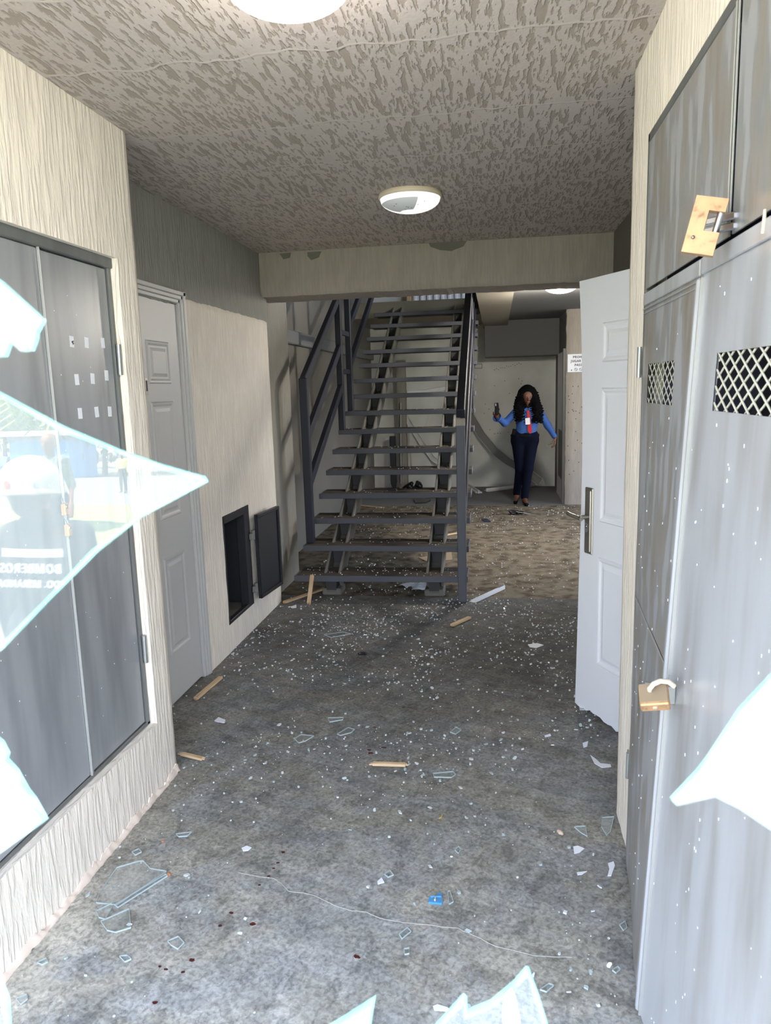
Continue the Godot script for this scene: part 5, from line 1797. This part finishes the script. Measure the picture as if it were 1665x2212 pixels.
func glass_piece(label: String, px: Array, lift := 0.0, tilt := Basis.IDENTITY) -> void:
	var pts := []
	var c := Vector3.ZERO
	for q in px:
		var p := on_floor(q[0], q[1], 0.001)
		pts.append(p)
		c += p / px.size()
	var poly := PackedVector2Array()
	for p in pts:
		poly.append(Vector2(p.x - c.x, -(p.z - c.z)))
	if area(poly) < 0.0:
		poly.reverse()
	var t := thing("floor_glass", label, "broken glass", c + Vector3(0, lift, 0), 0.0, "larger glass pieces on the floor")
	t.basis = tilt
	var up := Transform3D(Basis(Vector3.RIGHT, -PI / 2), Vector3.ZERO)
	part("pane", prism_mesh(poly, 0.005, up), M.glass, t)
	var rim := begin()
	for k in poly.size():
		var a := poly[k]
		var b := poly[(k + 1) % poly.size()]
		var w := clampf(0.0017 * absf(c.z) / 2.0, 0.0011, 0.003)
		bar(rim, up * Vector3(a.x, a.y, 0.003), up * Vector3(b.x, b.y, 0.003), w * (0.7 + 0.6 * absf(sin(k * 2.3 + c.x * 9.0))), 0.0055, Vector3.UP, 0.0008)
	part("broken_edge", done(rim), M.crumb_edge, t)

func build_fragments() -> void:
	var big := [
		["biggest flat glass pane piece on the floor by the near left wall", [[252, 1876], [300, 1862], [310, 1862], [325, 1878], [360, 1884], [252, 1957], [208, 1952], [215, 1930]]],
		["long narrow glass splinter lying along the biggest pane piece", [[358, 1890], [362, 1894], [255, 1962], [248, 1957]]],
		["triangular clear glass piece below the biggest pane piece", [[208, 1970], [248, 1950], [228, 1988], [214, 1984]]],
		["four-sided clear glass piece with blue edges near the left wall", [[218, 1992], [279, 1965], [283, 2006], [250, 2016], [232, 2012]]],
		["pointed clear glass piece on the left of the near floor", [[362, 2035], [385, 2025], [398, 2038], [384, 2052], [370, 2044]]],
		["small frosted glass piece low on the left of the near floor", [[258, 2068], [275, 2066], [284, 2074], [270, 2080]]],
		["thin glass sliver on the near floor left of centre", [[380, 1803], [414, 1799], [404, 1808], [386, 1809]]],
		["small bright glass piece by the left wall foot", [[285, 1842], [300, 1835], [306, 1842], [292, 1849]]],
		["boat-shaped clear glass piece left of mid corridor", [[636, 1597], [650, 1588], [678, 1591], [660, 1602], [645, 1606]]],
		["folded clear glass piece right of the boat-shaped one", [[728, 1587], [752, 1573], [766, 1577], [758, 1584], [735, 1590]]],
		["straight-sided glass piece behind the boat-shaped one", [[708, 1552], [742, 1551], [740, 1556], [712, 1561]]],
		["bar of clear glass right of the pale pine strip", [[935, 1672], [978, 1668], [984, 1674], [975, 1681], [938, 1680]]],
		["clear glass tile before the right cabinet, nearest the pillar", [[1300, 1768], [1326, 1766], [1318, 1798], [1310, 1806], [1299, 1788]]],
		["thick clear glass wedge beside the pale stone", [[1240, 1788], [1264, 1786], [1268, 1808], [1254, 1800]]],
		["frosted glass piece beside the right cabinet foot", [[1338, 2000], [1350, 1992], [1354, 2006], [1346, 2012]]],
		["clear glass chip right of the blue plastic piece", [[967, 1928], [972, 1926], [979, 1950], [970, 1955]]],
		["square clear glass chip on the near floor below the blue piece", [[862, 2020], [880, 2006], [888, 2014], [868, 2030]]],
		["small square glass chip low on the near floor", [[872, 2052], [884, 2050], [884, 2062], [874, 2064]]],
		["oblong green-edged glass chip near the double-pointed shard", [[1166, 2140], [1185, 2127], [1196, 2131], [1180, 2145]]],
		["clear glass chip with bright edges left of the blue piece", [[830, 1890], [842, 1882], [850, 1892], [838, 1897]]],
		["ring-like glass chip in front of the pale stone's left", [[982, 1838], [990, 1830], [996, 1836], [990, 1845]]],
		["glass chip on the near floor at the right cabinet's near foot", [[1322, 2098], [1334, 2090], [1340, 2096], [1330, 2104]]],
		["pale glass piece at the far bottom left corner", [[35, 2160], [58, 2150], [60, 2160], [45, 2172]]],
		["glass piece on the floor in the bottom left, beside the wall foot", [[80, 2082], [100, 2072], [104, 2080], [92, 2086]]],
		["flat glass flake on the floor before the pine strip crossing", [[700, 1372], [740, 1366], [758, 1370], [715, 1378]]],
		["glass flake in the mid corridor right of the drain cap", [[972, 1583], [985, 1572], [996, 1578], [984, 1587]]]]
	for g in big:
		glass_piece(g[0], g[1])
	# cubes and crumbs: the 300 that show largest are things, the rest one scatter
	var kinds := []
	for k in 8:
		kinds.append(chip_mesh(100 + k, 0.45 if k < 5 else 0.28, 1.0 if k < 5 else 1.9))
	var list := []
	var grn := FastNoiseLite.new()
	grn.seed = 77
	grn.frequency = 1.1
	grn.fractal_octaves = 3
	while list.size() < 4300:
		var far := rng.randf() < 0.34
		var p := Vector3(rng.randf_range(-1.66, 0.78), 0, rng.randf_range(-5.35, -1.15))
		if far:
			p = Vector3(rng.randf_range(-1.6, 1.0), 0, rng.randf_range(-9.7, -5.35))
		if p.z > -2.78 and (p.x < WALL_L + 0.01 or p.x > WALL_R - 0.1):
			continue
		if p.z > -3.9 and p.x > 0.47 + (-3.5 - p.z) * -0.05:
			continue
		var keep := 0.16 + 0.84 * step_(-2.2, -3.9, p.z) if not far else 0.9
		keep *= step_(-0.35, 0.45, grn.get_noise_2d(p.x, p.z)) * 0.85 + 0.15
		if p.z > -2.5 and p.x > 0.05 and p.x < 0.4:
			keep *= 2.0
		if rng.randf() > keep:
			continue
		var size := 0.0035 + 0.0115 * pow(rng.randf(), 2.4)
		if p.z < -4.0:
			size *= 1.15
		list.append([p, size, size / p.distance_to(EYE), rng.randi_range(0, 7), Basis(Vector3(rng.randf_range(-1, 1), 0.2, rng.randf_range(-1, 1)).normalized(), rng.randf_range(0, 0.5)) * Basis(Vector3.UP, rng.randf() * TAU)])
	list.sort_custom(func(a, b): return a[2] > b[2])
	for k in 270:
		var c: Array = list[k]
		var near: bool = c[0].z > -3.0
		single("glass_crumb", kinds[c[3]], M.crumb if k % 2 else M.crumb_edge, "small whitish glass crumb lying loose on the near grey floor" if near else "small whitish glass crumb lying loose on the far corridor floor", "glass crumb", Transform3D(c[4].scaled(Vector3.ONE * c[1]), c[0] + Vector3(0, c[1] * 0.06, 0)), "glass crumbs on the near floor" if near else "glass crumbs on the far floor")
	for v in 4:
		pass
	var by_kind := {}
	for k in range(270, list.size()):
		var c: Array = list[k]
		by_kind.get_or_add(c[3] % 3, []).append(c)
	for v in by_kind:
		var mm := MultiMesh.new()
		mm.transform_format = MultiMesh.TRANSFORM_3D
		mm.mesh = kinds[v]
		mm.instance_count = by_kind[v].size()
		for k in by_kind[v].size():
			var c: Array = by_kind[v][k]
			mm.set_instance_transform(k, Transform3D(c[4].scaled(Vector3.ONE * c[1]), c[0] + Vector3(0, c[1] * 0.06, 0)))
		var mi := MultiMeshInstance3D.new()
		mi.name = numbered("glass_grit")
		mi.multimesh = mm
		mi.material_override = M.crumb
		add_child(mi, true)
		tag(mi, "fine glass grit scattered over the whole dark corridor floor", "glass grit", "glass grit", "stuff")
	# crumbs lying on the treads
	var tm := MultiMesh.new()
	tm.transform_format = MultiMesh.TRANSFORM_3D
	tm.mesh = kinds[1]
	tm.instance_count = 240
	for k in 240:
		var i := 1 + int(pow(rng.randf(), 1.7) * 8.0)
		var n := nose(i)
		var s := rng.randf_range(0.005, 0.013)
		tm.set_instance_transform(k, Transform3D(Basis(Vector3.UP, rng.randf() * TAU).scaled(Vector3.ONE * s), Vector3(rng.randf_range(-1.5, -0.3), n.x, n.y - rng.randf_range(0.015, 0.27))))
	var ti := MultiMeshInstance3D.new()
	ti.name = "tread_grit"
	ti.multimesh = tm
	ti.material_override = M.crumb
	add_child(ti, true)
	tag(ti, "glass crumbs and plaster grit lying on the lower stair treads", "glass grit", "", "stuff")


# ---------------------------------------------------------------- outside, seen only as the mirror image in the clear shard

func mirrored(px: float, py: float, depth: float) -> Vector3:   # where a thing stands whose mirror image shows at that pixel, that deep
	var n := Vector3(0, sin(0.040), cos(0.040))
	var d := sight(px, py)
	var v := EYE + d * depth / 1.0
	return v - 2.0 * (v - Vector3(0, 1.58, -0.55)).dot(n) * n

func build_outside() -> void:
	var y := -0.18
	struct("ground", span_mesh(Vector3(-60, -0.6, 6.0), Vector3(40, 0.0, 19.0)), paint(Color(0.50, 0.55, 0.29), 0.95))
	struct("pavement", span_mesh(Vector3(-60, -0.6, 0.5), Vector3(40, y, 6.0)), paint(Color(0.56, 0.555, 0.545), 0.9))
	struct("pavement", span_mesh(Vector3(-60, -0.6, -0.6), Vector3(-1.8, y, 0.5)), paint(Color(0.56, 0.555, 0.545), 0.9))
	struct("pavement", span_mesh(Vector3(1.15, -0.6, -0.6), Vector3(40, y, 0.5)), paint(Color(0.56, 0.555, 0.545), 0.9))
	struct("road", span_mesh(Vector3(-80, -0.6, 19.0), Vector3(60, y - 0.02, 130.0)), paint(Color(0.47, 0.465, 0.46), 0.9))
	struct("ground", span_mesh(Vector3(-80, -0.7, -30.0), Vector3(60, -0.62, 60.0)), M.grey_wall)
	var skin := paint(Color(0.48, 0.31, 0.22), 0.6)
	var cream := paint(Color(0.80, 0.77, 0.68), 0.45)
	var dark := paint(Color(0.10, 0.11, 0.16), 0.85)
	var shoe := paint(Color(0.05, 0.05, 0.05), 0.5)
	# the firefighter stands with his back to the door
	var J := standing(1.66)
	var head := mirrored(97, 1075, 3.28)
	J.head.x = -0.07
	var ff := figure("person", "firefighter in dark jacket and cream helmet standing outside with his back turned", Vector3(head.x, y, head.z), 0.05, J, 1.0, {"skin": skin, "top": dark, "low": dark, "shoe": shoe}, 0.016)
	var h: Vector3 = J.head + Vector3(0, 0.035, -0.01)
	var dome := []
	for k in 10:
		var a := PI / 2 * k / 9.0
		dome.append(Vector2(0.138 * cos(a), 0.145 * sin(a)))
	var prof := [Vector2(0.120, -0.030), Vector2(0.150, -0.028), Vector2(0.150, -0.018), Vector2(0.140, -0.006)]
	prof.append_array(dome)
	prof[-1].x = 0.0
	part("helmet", lathe_mesh(prof, Transform3D(Basis.from_scale(Vector3(0.95, 1, 1.08)), h), 28), cream, ff)
	part("helmet_mark", box_mesh(Vector3(0.03, 0.035, 0.004), 0.001), paint(Color(0.75, 0.30, 0.25), 0.5), ff, Transform3D(Basis(Vector3.UP, 0.1), h + Vector3(-0.005, 0.02, -0.150)))
	part("helmet_mark", box_mesh(Vector3(0.02, 0.025, 0.004), 0.001), paint(Color(0.2, 0.3, 0.7), 0.5), ff, Transform3D(Basis(Vector3.UP, 0.9), h + Vector3(0.100, 0.015, -0.108)))
	part("helmet_mark", box_mesh(Vector3(0.035, 0.012, 0.004), 0.001), paint(Color(0.2, 0.3, 0.7), 0.5), ff, Transform3D(Basis(Vector3.UP, -0.7), h + Vector3(-0.095, 0.035, -0.110)))
	part("hair", flesh([[J.head + Vector3(0, 0.02, -0.045), J.head + Vector3(0, -0.03, -0.04), 0.085, 0.07]], 0.012, 0.02), M.black_bag, ff)
	var collar := flesh([[J.sr.lerp(J.sl, 0.36) + Vector3(0, 0.055, -0.02), J.sr.lerp(J.sl, 0.64) + Vector3(0, 0.055, -0.02), 0.065, 0.065]], 0.012, 0.02)
	part("collar", collar, dark, ff)
	var band := begin()
	for e in [[0.0, 0.036, 0.0], [0.022, 0.006, 0.0005], [-0.022, 0.006, 0.0005]]:
		for k in 8:
			var xa := lerpf(-0.15, 0.15, k / 8.0)
			var xb := lerpf(-0.15, 0.15, (k + 1) / 8.0)
			var za := -0.128 + 0.9 * xa * xa
			var zb := -0.128 + 0.9 * xb * xb
			if e[0] == 0.0:
				bar(band, Vector3(xa, 1.285, za), Vector3(xb, 1.285, zb), 0.036, 0.004, Vector3.BACK, 0.0)
	part("reflective_band", done(band), paint(Color(0.80, 0.80, 0.80), 0.35), ff)
	var font := SystemFont.new()
	font.font_names = PackedStringArray(["Droid Sans"])
	font.font_weight = 700
	for l in [["BOMBEROS", 1.218, 0.30], ["EDO. MIRANDA", 1.150, 0.33]]:
		var tm := TextMesh.new()
		tm.text = l[0]
		tm.font = font
		tm.font_size = 32
		tm.depth = 0.004
		tm.pixel_size = 0.01
		var wide := tm.get_aabb().size.x
		tm.pixel_size = 0.01 * l[2] / maxf(wide, 0.01)
		part("lettering", tm, M.paper, ff, Transform3D(Basis(Vector3.UP, PI), Vector3(0.0, l[1], -0.128)))
	var wall_ := dark
	# a bystander beyond him, and two men across the road
	var K := standing(1.78)
	K.wr = Vector3(-0.30, 0.92, 0.10)
	K.sleeve = 0.0
	var floral := paint(Color(1, 1, 1), 0.8)
	floral.albedo_texture = noise_tex(grain(0.03, 2, 61), 256, ramp([[0.0, Color(0.08, 0.09, 0.14)], [0.5, Color(0.12, 0.14, 0.20)], [0.55, Color(0.75, 0.78, 0.85)], [0.66, Color(0.35, 0.5, 0.2)], [1.0, Color(0.1, 0.1, 0.14)]]))
	floral.uv1_triplanar = true
	floral.uv1_scale = Vector3(3, 3, 3)
	var bp := mirrored(110, 1040, 8.6)
	figure("person", "bystander in a flowered dark shirt standing outside beyond the firefighter", Vector3(bp.x, 0.0, bp.z), PI, K, 1.0, {"skin": skin, "top": floral, "low": dark, "shoe": shoe}, 0.022)
	var yp := mirrored(267, 1060, 31.0)
	figure("person", "man in a yellow shirt and dark trousers standing across the road", Vector3(yp.x, y, yp.z), PI, standing(1.7), 1.0, {"skin": skin, "top": paint(Color(0.85, 0.86, 0.45), 0.8), "low": dark, "shoe": shoe}, 0.03)
	var lp := mirrored(300, 1060, 31.0)
	figure("person", "man in a lilac shirt standing across the road beside the one in yellow", Vector3(lp.x, y, lp.z), PI - 0.4, standing(1.65), 1.0, {"skin": skin, "top": paint(Color(0.66, 0.62, 0.80), 0.8), "low": dark, "shoe": shoe}, 0.03)
	# white pickup and a parked car
	for v in [[186, 1030, 78.0, "white pickup parked across the road", Color(0.90, 0.90, 0.90), "pickup"], [385, 1030, 80.0, "white car parked across the road on the right of the pickup", Color(0.88, 0.88, 0.88), "car"], [0, 1040, 60.0, "blue car parked across the lawn", Color(0.25, 0.40, 0.75), "car"]]:
		var p := mirrored(v[0], v[1], v[2])
		var c := thing(v[5], v[3], v[5], Vector3(p.x, y, p.z), 1.2)
		var side_p := PackedVector2Array()
		for q in [[-2.2, 0.35], [2.2, 0.35], [2.25, 0.75], [1.3, 0.95], [0.7, 1.5], [-0.6, 1.52], [-0.9, 0.98], [-2.2, 0.95]]:
			side_p.append(Vector2(q[0], q[1]))
		part("body", prism_mesh(side_p, 1.7, Transform3D(Basis.IDENTITY, Vector3(0, 0, -0.85))), paint(v[4], 0.3), c)
		for s in [-1.0, 1.0]:
			part("window", prism_mesh(PackedVector2Array([Vector2(-0.6, 1.0), Vector2(1.05, 1.0), Vector2(0.66, 1.44), Vector2(-0.5, 1.46)]), 0.02, Transform3D(Basis.IDENTITY, Vector3(0, 0, 0.85 * s - 0.01 + 0.005 * s))), M.void, c)
			for x in [-1.4, 1.4]:
				part("wheel", lathe_mesh([Vector2(0.0, -0.1), Vector2(0.30, -0.1), Vector2(0.34, -0.06), Vector2(0.34, 0.06), Vector2(0.30, 0.1), Vector2(0.0, 0.1)], Transform3D(Basis(Vector3.RIGHT, PI / 2), Vector3(x, 0.34, 0.80 * s)), 20), M.black_paint, c)
	# low blue shop with a white eave
	var bs := mirrored(95, 985, 50.0)
	var shop := thing("shop", "low blue walled building with a white eave across the road", "building", Vector3(bs.x, y, bs.z + 2.0), 0.1)
	part("wall", span_mesh(Vector3(-3.0, 0, -1.5), Vector3(1.8, 2.6, 1.5)), paint(Color(0.35, 0.58, 0.80), 0.9), shop)
	part("eave", span_mesh(Vector3(-3.4, 2.9, -2.0), Vector3(2.0, 3.25, 2.0), 0.03), M.paper, shop)
	part("band", span_mesh(Vector3(-3.05, 2.6, -1.6), Vector3(1.85, 2.9, 1.6)), M.scrap_grey, shop)
	# trees: crowns of single leaves
	var leaf := begin()
	prism(leaf, PackedVector2Array([Vector2(0, -0.5), Vector2(0.24, 0.0), Vector2(0, 0.5), Vector2(-0.24, 0.0)]), Transform3D.IDENTITY, 0.02)
	var leaf_m := done(leaf)
	for t in [[225, 985, 56.0, 7.0, 4.6, "dark spreading tree across the road behind the men", Color(0.10, 0.22, 0.10)], [10, 985, 64.0, 6.0, 5.5, "bright green tree on the left across the road", Color(0.35, 0.50, 0.20)], [400, 960, 62.0, 5.5, 5.6, "tree across the road behind the white car", Color(0.22, 0.36, 0.14)], [120, 930, 80.0, 8.0, 8.2, "tall tree rising behind the blue shop", Color(0.28, 0.42, 0.18)]]:
		var p := mirrored(t[0], t[1], t[2])
		var tr := thing("tree", t[5], "tree", Vector3(p.x, y, p.z))
		part("trunk", tube_mesh([Vector3.ZERO, Vector3(0.1, t[4] * 0.5, 0), Vector3(0, t[4], 0.1)], 0.22, 10, 0.6), paint(Color(0.32, 0.25, 0.18), 0.95), tr)
		var mm := MultiMesh.new()
		mm.transform_format = MultiMesh.TRANSFORM_3D
		mm.mesh = leaf_m
		mm.instance_count = 2600
		for k in 2600:
			var d := Vector3(rng.randf_range(-1, 1), rng.randf_range(-0.9, 1), rng.randf_range(-1, 1))
			d = d.normalized() * pow(rng.randf(), 0.4) * t[3]
			d.y *= 0.62
			mm.set_instance_transform(k, Transform3D(Basis.from_euler(Vector3(rng.randf() * TAU, rng.randf() * TAU, 0)).scaled(Vector3.ONE * 0.62), d + Vector3(0, t[4], 0)))
		var mi := MultiMeshInstance3D.new()
		mi.name = "foliage"
		mi.multimesh = mm
		var lm := paint(t[6], 0.7)
		lm.backlight_enabled = true
		lm.backlight = t[6]
		mi.material_override = lm
		mi.set_meta("kind", "stuff")
		tr.add_child(mi, true)
	# palm whose fronds hang into the mirror image
	var pp := mirrored(20, 900, 14.0)
	var palm := thing("palm", "palm tree with drooping yellow-green fronds standing on the lawn", "palm", Vector3(pp.x - 0.8, y, pp.z))
	part("trunk", tube_mesh([Vector3.ZERO, Vector3(0.1, 1.6, 0), Vector3(0, 3.2, 0)], 0.14, 10, 0.8), paint(Color(0.42, 0.36, 0.28), 0.95), palm)
	var fm := paint(Color(0.55, 0.62, 0.22), 0.6)
	fm.backlight_enabled = true
	fm.backlight = Color(0.5, 0.6, 0.2)
	for k in 13:
		var a := TAU * k / 13.0
		var out := Vector3(cos(a), 0, sin(a))
		var fr := begin()
		var rib := []
		for m in 8:
			var t := m / 7.0
			rib.append(Vector3(0, 3.2, 0) + out * 1.7 * t + Vector3(0, 0.7 * t - 1.7 * t * t, 0))
		tube(fr, rib, 0.02, 5, 0.3)
		for m in range(1, 8):
			for s in [-1.0, 1.0]:
				for q in 3:
					var base: Vector3 = rib[m - 1].lerp(rib[m], q / 3.0)
					bar(fr, base, base + out.cross(Vector3.UP) * s * 0.42 + out * 0.2 + Vector3(0, -0.22, 0), 0.045, 0.004, Vector3.UP, 0.0)
		part("frond", done(fr), fm, palm)
